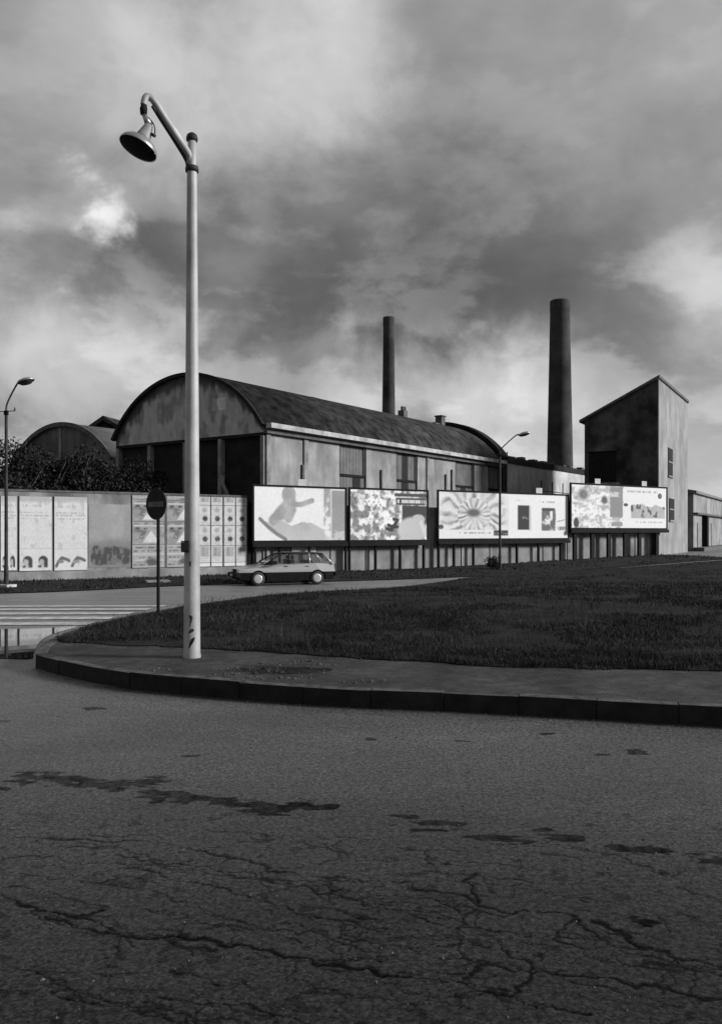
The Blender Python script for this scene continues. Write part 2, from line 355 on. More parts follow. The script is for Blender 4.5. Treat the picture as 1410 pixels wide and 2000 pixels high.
def poly_sheet(name, poly, zf, m, step=1.0, parent=None, smooth=True):
    xs = [p[0] for p in poly]; ys = [p[1] for p in poly]
    gx, gy = np.meshgrid(np.arange(min(xs), max(xs), step), np.arange(min(ys), max(ys), step)); gx = gx.ravel() + 0.013; gy = gy.ravel() + 0.017
    k = inpoly(gx, gy, poly); k[k] &= segdist(gx[k], gy[k], poly, True) > 0.25 * step
    V2 = [Vector(p) for p in poly] + [Vector((a, b)) for a, b in zip(gx[k], gy[k])]
    n = len(poly)
    r = delaunay_2d_cdt(V2, [(i, (i + 1) % n) for i in range(n)], [], 1, 1e-5)
    vx = np.array([v.x for v in r[0]]); vy = np.array([v.y for v in r[0]]); vz = zf(vx, vy)
    me = bpy.data.meshes.new(name); me.from_pydata(list(zip(vx.tolist(), vy.tolist(), np.asarray(vz).tolist())), [], [tuple(f) for f in r[2]])
    bm = bmesh.new(); bm.from_mesh(me); bmesh.ops.recalc_face_normals(bm, faces=bm.faces)
    up = sum(f.normal.z for f in bm.faces)
    if up < 0: bmesh.ops.reverse_faces(bm, faces=bm.faces)
    bm.to_mesh(me); bm.free(); me.materials.append(m)
    me.polygons.foreach_set('use_smooth', [smooth] * len(me.polygons))
    return link(name, me, parent)

# ------------------------------------------------------------------ ground, road
gs = np.concatenate([-np.geomspace(1500, 70, 14), np.arange(-60, 61, 4.0), np.geomspace(70, 1500, 14)])
GX, GY = np.meshgrid(gs, gs + 40)
GZ = base(GX, GY) - 0.05
tag(link('ground', grid_mesh('ground', np.stack([GX, GY, GZ], -1), M_earth)), kind='structure')

def gp(x, y, z=0.0):   # photo pixel of a mark lying on the flat near road -> its place on the ground
    Y = (CAMZ - z) * F / (y - HY); return ((x - CX) / F * Y, Y)
KH = 0.18
kerb_near = [gp(*p, KH) for p in [(71, 1277), (92, 1284), (194, 1305), (291, 1318), (409, 1328), (531, 1337), (715, 1348), (945, 1356), (1410, 1381), (2000, 1412)]] + [(9, 5.7), (14, 3.2), (20, -1.5)]
kerb_near = smooth_line(kerb_near, 6)
far_edge = smooth_line([gp(71, 1277, KH), gp(84, 1258, KH), (-4.62, 12.8), (-4.55, 14.6), (-4.15, 16.3), (-3.2, 19.5), (-1.5, 24.8), (3.3, 34.5), (6.9, 40.0), (20, 48.8), (40, 61.6), (60, 74)], 6)
island = kerb_near + [(60, -1.5)] + far_edge[::-1][:-1]
grass_near = smooth_line([gp(*p, KH) for p in [(108, 1246), (135, 1254), (200, 1258), (300, 1262), (420, 1268), (560, 1276), (700, 1285), (900, 1297), (1100, 1305), (1410, 1309), (2000, 1330)]] + [(9, 7.6), (14, 5.4), (21, 1)], 5)
gj = [(x + 0.05 * (float(vnoise(i * 0.9, 3, 5)) - 0.5), y + 0.16 * (float(vnoise(i * 0.8, 9, 6)) - 0.5)) for i, (x, y) in enumerate(grass_near)]
far_in = [(x + 0.14, y - 0.14) for x, y in far_edge if y > 12.4]
lawn = gj + [(59, 1)] + far_in[::-1]
def island_z(X, Y): return base(X, Y) + KH - 0.006
def lawn_z(X, Y):
    d = segdist(np.asarray(X, float), np.asarray(Y, float), lawn, True)
    return base(X, Y) + KH + 0.006 + 0.15 * ss(0.3, 6, d) + 0.05 * ss(0, 0.8, d) * fbm(np.asarray(X) * 0.8, np.asarray(Y) * 0.8, 3, 3)

# road mesh: rows and columns grow with distance, marks carried by an attribute and real relief
yr = np.concatenate([np.geomspace(1.0, 2.37, 60), np.geomspace(2.4, 9.3, 640), np.geomspace(9.4, 95, 170)]); tt = np.concatenate([np.linspace(-3.5, -0.56, 40), np.linspace(-0.55, 0.55, 620), np.linspace(0.56, 3.5, 40)])
RY, RT = np.meshgrid(yr, tt, indexing='ij'); RX = RT * RY
wear_and_light = np.ones_like(RX); relief = np.zeros_like(RX)
near = (RY > 2.2) & (RY < 9.3) & (np.abs(RT) < 0.55)
nx_, ny_ = RX[near], RY[near]
cracks = [([(0, 1745), (30, 1757), (70, 1772), (110, 1782), (140, 1790), (185, 1800), (240, 1825), (300, 1832), (330, 1828), (380, 1835), (430, 1845), (490, 1847), (530, 1855), (570, 1868), (620, 1885), (720, 1890), (760, 1905), (830, 1910), (900, 1918), (930, 1935), (1000, 1945), (1050, 1970), (1150, 1980)], 1.15),
          ([(-60, 1720), (0, 1745)], 1.3), ([(90, 1790), (130, 1797), (180, 1815), (240, 1825)], 1.1), ([(140, 1790), (175, 1788), (200, 1778)], 1.1), ([(300, 1832), (350, 1850), (420, 1856)], 0.8),
          ([(25, 1637), (100, 1638), (150, 1638), (200, 1643), (260, 1640), (320, 1648), (380, 1660), (440, 1670), (500, 1685), (520, 1700), (570, 1702), (640, 1715), (700, 1718), (770, 1722), (830, 1738), (910, 1750), (935, 1770), (1000, 1785), (1040, 1780), (1110, 1785), (1140, 1810), (1180, 1835), (1200, 1850), (1260, 1850), (1330, 1875), (1410, 1890), (1500, 1910)], 0.9),
          ([(230, 1670), (290, 1680), (350, 1685), (420, 1700), (480, 1715), (530, 1722), (600, 1730), (650, 1745), (710, 1770), (790, 1782), (830, 1795), (890, 1815), (1000, 1822), (1080, 1835), (1140, 1855), (1145, 1870), (1200, 1880)], 0.8),
          ([(250, 1695), (330, 1718), (410, 1727), (450, 1740), (480, 1748), (560, 1770), (640, 1795), (720, 1815), (800, 1828), (860, 1848), (900, 1842), (890, 1820), (910, 1790), (930, 1775)], 0.8),
          ([(900, 1918), (920, 1900), (950, 1880), (1020, 1895), (1100, 1905), (1200, 1910), (1240, 1930), (1410, 1950)], 0.9),
          ([(1000, 1945), (1030, 1915), (1035, 1880), (980, 1850), (970, 1835)], 0.9), ([(930, 1705), (920, 1740), (935, 1770)], 1.0),
          ([(1160, 1800), (1230, 1830), (1255, 1850)], 1.4), ([(80, 1655), (170, 1655), (250, 1662)], 0.6), ([(420, 1700), (440, 1680), (450, 1672)], 0.6), ([(520, 1700), (510, 1725), (530, 1745)], 0.7),
          ([(640, 1715), (655, 1740), (640, 1760), (690, 1790), (760, 1800)], 0.7), ([(700, 1718), (720, 1745), (790, 1750), (860, 1765), (910, 1790)], 0.7), ([(1110, 1785), (1100, 1815), (1080, 1835)], 0.8), ([(360, 1610), (420, 1625), (500, 1640), (560, 1640), (640, 1655)], 0.45),
          ([(60, 1690), (150, 1700), (230, 1712)], 0.4), ([(840, 1680), (900, 1690), (1000, 1690), (1060, 1700)], 0.4)]
def fractal(pts, rough, it, r):
    P = [np.array(p, float) for p in pts]
    for _ in range(it):
        Q = [P[0]]
        for a, b in zip(P[:-1], P[1:]):
            d = b - a; Q += [(a + b) / 2 + np.array((-d[1], d[0])) * r.normal(0, rough), b]
        P = Q
    return [tuple(p) for p in P]
cx5 = np.random.default_rng(8)
for _ in range(80):     # web of finer cracks, mostly running across
    x = cx5.uniform(-80, 1350); y = cx5.uniform(1620, 1965); sl_ = cx5.normal(0.16, 0.07); pl = [(x, y)]
    for k in range(cx5.integers(3, 7)):
        x += cx5.uniform(25, 75); y += sl_ * 50 + cx5.normal(0, 6); pl.append((x, y))
    cracks.append((pl, float(cx5.uniform(0.35, 0.62))))
    if cx5.random() < 0.5:
        bx, by = pl[len(pl) // 2]; cracks.append(([(bx, by), (bx + cx5.normal(0, 18), by + cx5.uniform(12, 28)), (bx + cx5.normal(0, 25), by + cx5.uniform(30, 48))], 0.42))
cr = np.random.default_rng(5); cw = np.zeros(nx_.shape)
wob = 0.28 + 2.2 * ss(0.3, 0.8, fbm(nx_ * 7, ny_ * 7, 4, 21))
for pts, w in cracks:
    g = fractal([gp(*p) for p in pts], 0.13, 4, cr); ax = np.array(g)
    k = (nx_ > ax[:, 0].min() - 0.1) & (nx_ < ax[:, 0].max() + 0.1) & (ny_ > ax[:, 1].min() - 0.1) & (ny_ < ax[:, 1].max() + 0.1)
    d = segdist(nx_[k], ny_[k], g); hw = 0.0055 * w * wob[k]
    cw[k] = np.maximum(cw[k], (1 - ss(hw * 0.6, hw * 1.9, d)) * min(1, 0.5 + 0.45 * w))
stains = [([(45, 1520), (100, 1520), (150, 1525), (215, 1535), (250, 1532), (300, 1527)], 8), ([(120, 1527), (170, 1533), (230, 1540)], 5), ([(295, 1552), (380, 1558), (450, 1566), (520, 1577), (560, 1580), (585, 1571)], 8), ([(600, 1579), (645, 1575)], 5), ([(490, 1583), (560, 1586)], 6),
          ([(787, 1597), (808, 1598)], 5), ([(845, 1608), (895, 1612)], 7), ([(810, 1620), (870, 1622)], 3), ([(915, 1634), (960, 1636), (1030, 1643)], 6), ([(1045, 1623), (1075, 1622)], 3), ([(1085, 1637), (1125, 1639)], 8), ([(1195, 1653), (1240, 1660), (1290, 1661)], 8), ([(1350, 1674), (1420, 1688)], 7), ([(1290, 1704), (1300, 1706)], 5),
          ([(1236, 1470), (1244, 1470)], 4), ([(1062, 1434), (1078, 1434)], 2), ([(890, 1448), (910, 1448)], 2), ([(718, 1444), (732, 1444)], 2), ([(362, 1476), (382, 1476)], 2), ([(180, 1384), (200, 1384)], 2.5), ([(1165, 1474), (1185, 1474)], 1.5), ([(-60, 1298), (45, 1296)], 9), ([(0, 1540), (12, 1541)], 2), ([(1240, 1795), (1260, 1800)], 8), ([(0, 1408), (18, 1408)], 1.5)]
st = np.zeros(nx_.shape); edge = 0.5 * fbm(nx_ * 4, ny_ * 15, 5, 4) + 0.5 * fbm(nx_ * 12, ny_ * 28, 4, 14)
for pts, w in stains:
    g = [gp(*p) for p in pts]; dep = np.mean([q[1] for q in g]); hw = w * dep * dep / 2800 * 1.15
    d = segdist(nx_, ny_, g); st = np.maximum(st, 1 - ss(hw * 0.75, hw * 1.05, d + (edge - 0.5) * 4.2 * hw))
pits = ss(0.68, 0.75, fbm(nx_ * 11, ny_ * 11, 3, 31)) * (1 - ss(4.6, 6.2, ny_))
gut = 1 - ss(0.02, 0.16, segdist(nx_, ny_, kerb_near) - 0.03 * fbm(nx_ * 4, ny_ * 4, 3, 9))
wear_and_light[near] = (1 - 0.85 * cw) * (1 - 0.80 * st * (0.75 + 0.5 * fbm(nx_ * 20, ny_ * 20, 2, 3))) * (1 - 0.45 * pits) * (1 - 0.6 * gut)
wear_and_light *= 0.50 + 1.85 * ss(2.8, 8.9, RY + 0.5 * (fbm(RX * 0.8, RY * 0.8, 3, 44) - 0.5))       # painted light: foreground darkened, colour brightening with distance like grazing sheen
relief[near] = -0.004 * cw - 0.0015 * pits
wear_and_light *= 1 + 0.9 * ss(10.5, 15, RY)      # sky sheen on the far road painted into its colour
RZ = base(RX, RY) + relief + 0.004 * (fbm(RX * 0.7, RY * 0.7, 3, 2) - 0.5)
tag(link('road', grid_mesh('road', np.stack([RX, RY, RZ], -1), M_road, wear_and_light, 'wear_and_light')), kind='structure')
ROAD = bpy.data.objects['road']

# zebra crossing stripes (a sheet over the road)
for i, Yc in enumerate((15.7, 16.7, 17.7, 18.8, 19.9)):
    xe = -5.15 + 0.10 * i
    gxs = np.linspace(-15, xe, 12); gys = np.linspace(Yc - 0.25, Yc + 0.25, 5); A, B = np.meshgrid(gxs, gys); B = B + 0.03 * (A + 5)
    link('crossing_stripe', grid_mesh('crossing_stripe', np.stack([A, B, base(A, B) + 0.012], -1), M_paint), ROAD)

# puddle in the gutter
pp = smooth_line([gp(*p, 0.008) for p in [(-200, 1290), (-100, 1293), (0, 1286), (40, 1287), (64, 1285), (67, 1274), (80, 1252), (104, 1238), (150, 1224), (100, 1226), (0, 1229), (-200, 1233), (-320, 1262), (-200, 1290)]], 5)[:-1]
tag(poly_sheet('puddle', pp, lambda x, y: np.full(np.shape(x), 0.010), M_water, 0.7), kind='structure')

# traffic island: asphalt path, lawn soil, kerb stones
tag(poly_sheet('island_path', island, island_z, M_path, 1.3), kind='structure')
tag(poly_sheet('lawn', lawn, lawn_z, M_soil, 0.9), kind='structure')
def resample(pts, step):
    P = [np.array(p) for p in pts]; out = [P[0]]; cur = P[0]; i = 1
    while i < len(P):
        if np.linalg.norm(P[i] - cur) < step: i += 1; continue
        a, b = P[i - 1], P[i]; lo, hi = 0.0, 1.0
        for _ in range(30):
            m = (lo + hi) / 2; q = a + (b - a) * m
            if np.linalg.norm(q - cur) < step: lo = m
            else: hi = m
        cur = a + (b - a) * hi; out.append(cur); P[i - 1] = cur
    return out
KERB = tag(thing('kerb', None, None), kind='structure')
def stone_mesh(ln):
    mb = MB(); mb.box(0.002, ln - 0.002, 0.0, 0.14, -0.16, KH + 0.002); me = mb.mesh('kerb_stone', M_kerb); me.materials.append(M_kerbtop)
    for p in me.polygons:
        if p.normal.z > 0.5: p.material_index = 1      # shade painted in by facing: lit top pale, shaded faces near black
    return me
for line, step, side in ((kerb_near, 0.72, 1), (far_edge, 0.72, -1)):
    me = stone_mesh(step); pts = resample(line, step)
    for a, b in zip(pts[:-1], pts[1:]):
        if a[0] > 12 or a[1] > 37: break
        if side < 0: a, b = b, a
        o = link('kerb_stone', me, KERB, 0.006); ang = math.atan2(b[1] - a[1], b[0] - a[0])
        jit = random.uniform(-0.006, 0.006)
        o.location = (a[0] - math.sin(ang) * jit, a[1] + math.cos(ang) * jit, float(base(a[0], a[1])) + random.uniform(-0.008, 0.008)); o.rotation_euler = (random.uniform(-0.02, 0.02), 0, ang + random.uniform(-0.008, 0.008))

# broken-up patch of the path beside the kerb
bp_c = gp(555, 1308, KH)
rb = MB(); RC = [gp(*p, KH) for p in [(452, 1316), (478, 1305), (505, 1322), (540, 1296), (585, 1291), (610, 1312), (640, 1298), (560, 1325), (665, 1288), (528, 1310), (300, 1308), (720, 1330)]]
for i in range(520):
    a = random.uniform(0, 6.28); r = random.random() ** 0.7
    cl_ = RC[i % len(RC)]; x = cl_[0] + random.gauss(0, 0.14); y = cl_[1] + random.gauss(0, 0.06); s_ = 0.003 + 0.016 * random.random() ** 3
    z = float(island_z(x, y)) + 0.003
    m = Matrix.Rotation(random.uniform(0, 6), 4, 'Z'); q = [m @ Vector(v) for v in ((-s_, -s_ * .7, -.002), (s_, -s_ * .8, -.002), (s_ * .8, s_, -.002), (-s_, s_ * .9, -.002), (-s_ * .5, -s_ * .4, s_ * .7), (s_ * .6, -s_ * .3, s_ * .8), (s_ * .3, s_ * .6, s_ * .6), (-s_ * .5, s_ * .5, s_ * .75))]
    rb.add([(p.x + x, p.y + y, p.z + z) for p in q], [(0, 1, 5, 4), (1, 2, 6, 5), (2, 3, 7, 6), (3, 0, 4, 7), (4, 5, 6, 7)])
tag(rb.build('rubble', M_rubble), 'loose pale crumbs of broken asphalt on the path by the kerb', 'rubble', kind='stuff')
hole = [(bp_c[0] + 0.5 * math.cos(a) * (0.7 + 0.5 * random.random()), bp_c[1] + 0.02 + 0.24 * math.sin(a) * (0.7 + 0.5 * random.random())) for a in np.linspace(0, 2 * math.pi, 26)[:-1]]
tag(poly_sheet('dirt_patch', hole, lambda x, y: island_z(x, y) + 0.004, M_soil, 0.15), kind='structure')

gt = MB()
for i in range(1500):
    if i % 3 == 0:
        k = random.randrange(len(kerb_near) - 14); a = random.random(); x = kerb_near[k][0]; y = kerb_near[k][1] - abs(random.gauss(0, 0.10)) - 0.015; z = 0.0
    elif i % 3 == 1:
        x = random.uniform(-3.5, 5); y = 0; z = None
        yk = float(np.interp(x, [p[0] for p in kerb_near], [p[1] for p in kerb_near])); y = yk + 0.13 + abs(random.gauss(0, 0.22)); z = float(island_z(x, y))
    else:
        y = 1 / random.uniform(1 / 8.0, 1 / 2.6); x = random.uniform(-0.5, 0.5) * y; z = 0.0
    s_ = 0.0025 + 0.010 * random.random() ** 3; h_ = s_ * random.uniform(0.3, 0.9); a = random.uniform(0, 6.28)
    q = [(x + s_ * math.cos(a + k_ * 1.57) * (1 if k_ % 2 else 0.6), y + s_ * math.sin(a + k_ * 1.57) * (1 if k_ % 2 else 0.6)) for k_ in range(4)]
    gt.add([(p[0], p[1], z + 0.002) for p in q] + [(x, y, z + 0.003 + h_)], [(0, 1, 4), (1, 2, 4), (2, 3, 4), (3, 0, 4)])
tag(gt.build('grit', M_rubble), 'scattered grit and leaf bits along kerb, path and road', 'grit', kind='stuff')

# verge in front of the wall
vfar = [tuple(W0 + WD * t - WNORM * 0.15) for t in (-40, -20, -10, 0, 10, 20, 30, 36)]
vnear = smooth_line([(-40, 12.5), (-22, 22.5), (-13.2, 28.6), (-8.9, 33.3), (-5.2, 35.7), (-1.2, 37.4), (2.6, 39.4), (6.4, 42.0), (14, 47.2), (26, 55.5)], 5)
def wall_d(X, Y): return (np.asarray(X) - W0[0]) * WNORM[0] + (np.asarray(Y) - W0[1]) * WNORM[1]
verge = vnear + vfar[::-1]
def verge_z(X, Y):
    d = segdist(np.asarray(X, float), np.asarray(Y, float), verge, True)
    return base(X, Y) + 0.03 + 0.10 * ss(0, 3, d) + 0.05 * fbm(np.asarray(X) * 0.7, np.asarray(Y) * 0.7, 3, 8) * ss(0, 0.6, d)
tag(poly_sheet('verge', verge, verge_z, M_soil, 1.0), kind='structure')

# grass blades
def blades(n, poly, zf, ymin, ymax, tmin, tmax, hmin, hmax, seed, wd=0.006):
    r = np.random.default_rng(seed)
    iy = r.uniform(1 / ymax, 1 / ymin, n); Y = 1 / iy; X = r.uniform(tmin, tmax, n) * Y
    k = inpoly(X, Y, poly); X = X[k]; Y = Y[k]
    dens = fbm(X * 0.9, Y * 0.9, 3, seed + 2); k = r.random(len(X)) < 0.12 + 1.0 * ss(0.34, 0.56, dens); X = X[k]; Y = Y[k]; dens = dens[k]
    Z = zf(X, Y) - 0.01; m = len(X)
    h = r.uniform(hmin, hmax, m) * (0.25 + 1.5 * dens * fbm(X * 3.1, Y * 3.1, 2, seed + 9) * 2); a = r.uniform(0, 2 * np.pi, m); w = wd * (0.7 + Y / 9) * r.uniform(0.6, 1.4, m)
    lean = r.uniform(0.1, 1.1, m) * h; la = r.uniform(0, 2 * np.pi, m)
    b0 = np.stack([X - w * np.cos(a), Y - w * np.sin(a), Z], -1); b1 = np.stack([X + w * np.cos(a), Y + w * np.sin(a), Z], -1)
    md = np.stack([X + 0.35 * lean * np.cos(la), Y + 0.35 * lean * np.sin(la), Z + 0.6 * h], -1); md0 = md - 0.7 * (b1 - b0) / 2; md1 = md + 0.7 * (b1 - b0) / 2
    tp = np.stack([X + lean * np.cos(la), Y + lean * np.sin(la), Z + h], -1)
    V = np.stack([b0, b1, md1, md0, tp], 1).reshape(-1, 3); o = np.arange(m)[:, None] * 5
    T = np.concatenate([o + np.array([0, 1, 2]), o + np.array([0, 2, 3]), o + np.array([3, 2, 4])])
    sh = np.repeat(r.uniform(0.5, 1.35, m) * (0.35 + 1.3 * fbm(X * 0.45, Y * 0.45, 3, 77)) * np.where(r.random(m) < 0.02, 3.4, 1.0), 5)
    return V, T, sh
def join_blades(name, parts, label):
    Vs, Ts, Ss = [], [], []; o = 0
    for V, T, s_ in parts: Vs.append(V); Ts.append(T + o); Ss.append(s_); o += len(V)
    return tag(link(name, tri_mesh(name, np.concatenate(Vs), np.concatenate(Ts), M_grass, np.concatenate(Ss), 'shade')), label, 'grass', kind='stuff')
fringe = [(x + 0.0, y + 0.05) for x, y in gj] + [(x + 0.10 * math.sin(i * 1.7), y - 0.03 - 0.30 * float(fbm(np.array([i * 0.37]), np.array([4.2]), 3, 15)[0]) ** 2) for i, (x, y) in reversed(list(enumerate(gj)))]
join_blades('grass', [blades(620000, lawn, lawn_z, 9.0, 60, -0.6, 0.72, 0.015, 0.065, 3, 0.0018), blades(16000, lawn, lawn_z, 9.0, 30, -0.6, 0.72, 0.07, 0.16, 13, 0.0018), blades(60000, fringe, lambda x, y: island_z(x, y) + 0.004, 8.0, 16, -0.6, 0.6, 0.015, 0.06, 23, 0.0022)], 'short dark grass with weeds covering the traffic island')
patch_ = [(bp_c[0] + 0.75 * math.cos(a) * (0.6 + 0.5 * math.sin(3.3 * a) ** 2), bp_c[1] + 0.30 * math.sin(a) * (0.7 + 0.4 * math.cos(2.1 * a) ** 2)) for a in np.linspace(0, 6.283, 30)[:-1]]
join_blades('path_weeds', [blades(26000, patch_, lambda x, y: island_z(x, y) + 0.004, 8.2, 10.5, -0.25, 0.08, 0.01, 0.05, 33, 0.002)], 'thin weeds sprouting from the broken patch of path')
join_blades('verge_grass', [blades(110000, verge, verge_z, 20, 64, -0.75, 0.5, 0.03, 0.10, 6, 0.004)], 'rough dark grass strip along the foot of the poster wall')

# ------------------------------------------------------------------ perimeter wall
LW_top = zpix(968, depth_t(t_of(480)))     # about 3.7 m above the road
tL0, tL1 = -40.0, t_of(483)
wl = thing('perimeter_wall', 'long pale stucco wall carrying pasted posters, bushes rising behind it', 'wall', (W0[0], W0[1], 0), WROT)
segs = np.linspace(tL0, tL1, 11)
for a, b in zip(segs[:-1], segs[1:]):
    pbox('wall_bay', M_stucco, wl, a + 0.004, b - 0.004, 0.0, 0.28, -0.9, LW_top - 0.09)
    pbox('coping', M_coping, wl, a + 0.004, b - 0.004, -0.035, 0.315, LW_top - 0.088, LW_top + random.uniform(0, 0.015))
pbox('skirting', M_conc, wl, tL0, tL1 - 0.01, -0.03, -0.003, -0.9, -0.05)
tR0, tR1 = t_of(497), 34.4
wr = thing('boundary_wall', 'grey concrete wall in bays behind the billboards, ending at the brick tower', 'wall', (W0[0], W0[1], 0), WROT)
segs = np.linspace(tR0, tR1, 15)
for a, b in zip(segs[:-1], segs[1:]):
    pbox('wall_bay', M_conc, wr, a + 0.02, b - 0.02, 0.0, 0.25, -0.9, 3.3)
    pbox('pier', M_conc, wr, b - 0.09, b + 0.09, -0.05, -0.004, -0.9, 3.3)
gd = thing('steel_door', 'narrow dark steel door in the gap between the two walls', 'door', (W0[0], W0[1], 0), WROT)
pbox('leaf', M_black, gd, tL1 + 0.06, tR0 - 0.06, 0.10, 0.16, -0.6, 3.35)
for a, b in ((tL1 + 0.003, tL1 + 0.057), (tR0 - 0.057, tR0 - 0.003)): pbox('jamb', M_dpole, gd, a, b, 0.02, 0.24, -0.6, 3.45)

# ------------------------------------------------------------------ printed sheets
def sheet(name, parent, t0, t1, z0, z1, y, fn, n=None, wall_y_sign=-1):
    nx = n or max(24, int((t1 - t0) * 26)); nz = max(24, int((z1 - z0) * 26))
    u = np.linspace(0, 1, nx); v = np.linspace(0, 1, nz); U, V = np.meshgrid(u, v)
    ink = np.clip(fn(U, V) * 1.12, 0.008, 0.86)
    P = np.stack([t0 + (t1 - t0) * U, np.full_like(U, y) - 0.004 * fbm(U * 6, V * 6, 2, 3), z0 + (z1 - z0) * V], -1)
    return link(name, grid_mesh(name, P, M_ink, ink, 'ink'), parent)
def rect(U, V, a, b, c, d, e=0.012): return ss(a - e, a + e, U) * (1 - ss(b - e, b + e, U)) * ss(c - e, c + e, V) * (1 - ss(d - e, d + e, V))
def ell(U, V, cu, cv, ru, rv, e=0.15): return 1 - ss(1 - e, 1 + e, np.hypot((U - cu) / ru, (V - cv) / rv))
def cap(U, V, p, r, asp=2.0, e=0.25):
    d = segdist(U * asp, V, [(a * asp, b) for a, b in p]); return 1 - ss(r * (1 - e), r * (1 + e), d)
def mixc(c, m, val): return c * (1 - m) + val * m
def text_lines(U, V, c, v0, v1, n, a, b, seed, dark=0.25, dens=0.45):
    lh = (v1 - v0) / n; k = np.floor((V - v0) / lh); fr = (V - v0) / lh - k
    w = ((vnoise(U * 60, k * 7.3, seed) > 1 - dens) & (fr > 0.3) & (fr < 0.8) & (V > v0) & (V < v1) & (U > a) & (U < b - 0.12 * vnoise(k, k * 0 + 2.2, seed)))
    return mixc(c, w * 0.75, dark)
def aged(U, V, c, seed, amt=0.18):
    c = c * (1 - amt * fbm(U * 3, V * 3, 4, seed))
    tear = ss(0.66, 0.72, fbm(U * 7, V * 9, 4, seed + 5) + 0.22 * ss(0.82, 1.0, V))
    return mixc(c, tear * 0.6, 0.36)

# pasted poster panels on the wall
def poster_group(name, label, px0, px1, y0, y1, cells, group=None):
    """cells: list of (u0,u1,v0,v1,fn)"""
    t0, t1 = t_of(px0), t_of(px1); d0 = depth_t(t0); d1 = depth_t(t1); dm = (d0 + d1) / 2
    z0, z1 = zpix(y1, dm), zpix(y0, dm)
    root = thing(name, label, 'poster', (W0[0], W0[1], 0), WROT, group)
    pbox('backing', M_coping, root, t0, t1, -0.045, -0.034, z0, z1)
    for (u0, u1, v0, v1, fn) in cells:
        g = 0.012
        sheet('sheet', root, t0 + (t1 - t0) * u0 + g, t0 + (t1 - t0) * u1 - g, z0 + (z1 - z0) * v0 + g, z0 + (z1 - z0) * v1 - g, -0.05, fn)
def fn_text(seed, heads):
    def f(U, V):
        c = np.full_like(U, 0.58) - 0.18 * ss(0.90, 0.96, V + 0.04 * (fbm(U * 5, V * 3, 3, seed + 8) - 0.5))
        c = text_lines(U, V, c, 0.83, 0.90, 1, 0.1, 0.8, seed, 0.35, 0.5)
        c = text_lines(U, V, c, 0.68, 0.80, 3, 0.05, 0.98, seed + 1, 0.34, 0.6)
        c = text_lines(U, V, c, 0.32, 0.66, 11, 0.05, 0.98, seed + 2, 0.5, 0.45)
        c = mixc(c, rect(U, V, 0.0, 1.0, 0.295, 0.302, 0.004) * 0.5, 0.3)
        for k, cu in enumerate((0.24, 0.72)):
            if heads:   # dark arched portraits with a pale face
                h = np.maximum(ell(U, V, cu + 0.01, 0.135, 0.15, 0.065, 0.12), rect(U, V, cu + 0.04, cu + 0.16, 0.04, 0.14)); h = np.maximum(h, rect(U, V, cu - 0.15, cu - 0.05, 0.04, 0.075))
                c = mixc(c, h, 0.05); c = mixc(c, ell(U, V, cu - 0.04, 0.118, 0.075, 0.035, 0.3), 0.42); c = mixc(c, rect(U, V, cu - 0.10, cu + 0.02, 0.118, 0.126, 0.004) * 0.8, 0.12); c = mixc(c, rect(U, V, cu - 0.05, cu + 0.03, 0.04, 0.09), 0.4)
            else:       # small dark curved tools
                p = [(cu - 0.18, 0.06), (cu - 0.12, 0.12), (cu - 0.02, 0.17), (cu + 0.12, 0.15), (cu + 0.2, 0.13)]
                c = mixc(c, cap(U, V, p, 0.022, 0.5), 0.12); c = mixc(c, ell(U, V, cu - 0.05, 0.12, 0.1, 0.025, 0.3), 0.2)
        return aged(U, V, c, seed + 3, 0.12)
    return f
poster_group('text_poster', 'tall white text poster with arched portraits, half hidden by thin street lamp', -34, 34, 968, 1115, [(0, 0.48, 0.0, 1, fn_text(70, True)), (0.52, 1, 0, 1, fn_text(73, True))])
poster_group('text_poster', 'tall white text poster with two dark arched portraits at its foot', 38, 102, 969, 1115, [(0, 1, 0.0, 1.0, fn_text(1, True))])
poster_group('text_poster', 'tall white text poster with two small curved dark shapes at its foot', 106, 171, 970, 1114, [(0, 1, 0.0, 1.0, fn_text(11, False))])
def fn_scene(seed):
    def f(U, V):
        c = 0.20 + 0.16 * fbm(U * 5, V * 5, 3, seed)
        c = mixc(c, rect(U, V, 0, 1, 0.86, 1.0), 0.2); c = mixc(c, rect(U, V, 0.03, 0.97, 0.80, 0.86), 0.48)
        tri = ss(0, 0.05, 0.66 - V - np.abs(U - 0.58) * 2.1) * ss(0.05, 0.1, V); c = mixc(c, tri, 0.60)
        for a in (0.16, 0.42, 0.74): c = mixc(c, ell(U, V, a, 0.70, 0.07, 0.06, 0.4), 0.06)
        c = mixc(c, cap(U, V, [(0.15, 0.62), (0.35, 0.55), (0.28, 0.3)], 0.06, 0.8), 0.15)
        return aged(U, V, c, seed, 0.2)
    return f
def fn_bands(seed):
    def f(U, V):
        c = 0.30 + 0.12 * fbm(U * 4, V * 4, 3, seed)
        c = text_lines(U, V, c, 0.05, 0.95, 6, 0.03, 0.97, seed, 0.08, 0.55)
        c = mixc(c, rect(U, V, 0, 1, 0.55, 0.62), 0.5); c = mixc(c, rect(U, V, 0.05, 1, 0.28, 0.36), 0.48); c = mixc(c, ell(U, V, 0.6, 0.25, 0.2, 0.16, 0.4), 0.1)
        return aged(U, V, c, seed, 0.3)
    return f
cells = []
for i, (a, b) in enumerate(((0, 0.485), (0.515, 1))):
    cells += [(a, b, 0.0, 0.32, fn_bands(40 + i)), (a, b, 0.32, 0.635, fn_scene(44 + i)), (a, b, 0.635, 0.94, fn_scene(48 + i)), (a, b, 0.94, 1.0, fn_bands(52 + i))]
poster_group('picture_posters', 'grey picture posters with pale triangles, behind the round road sign', 258, 386, 968, 1108, cells)
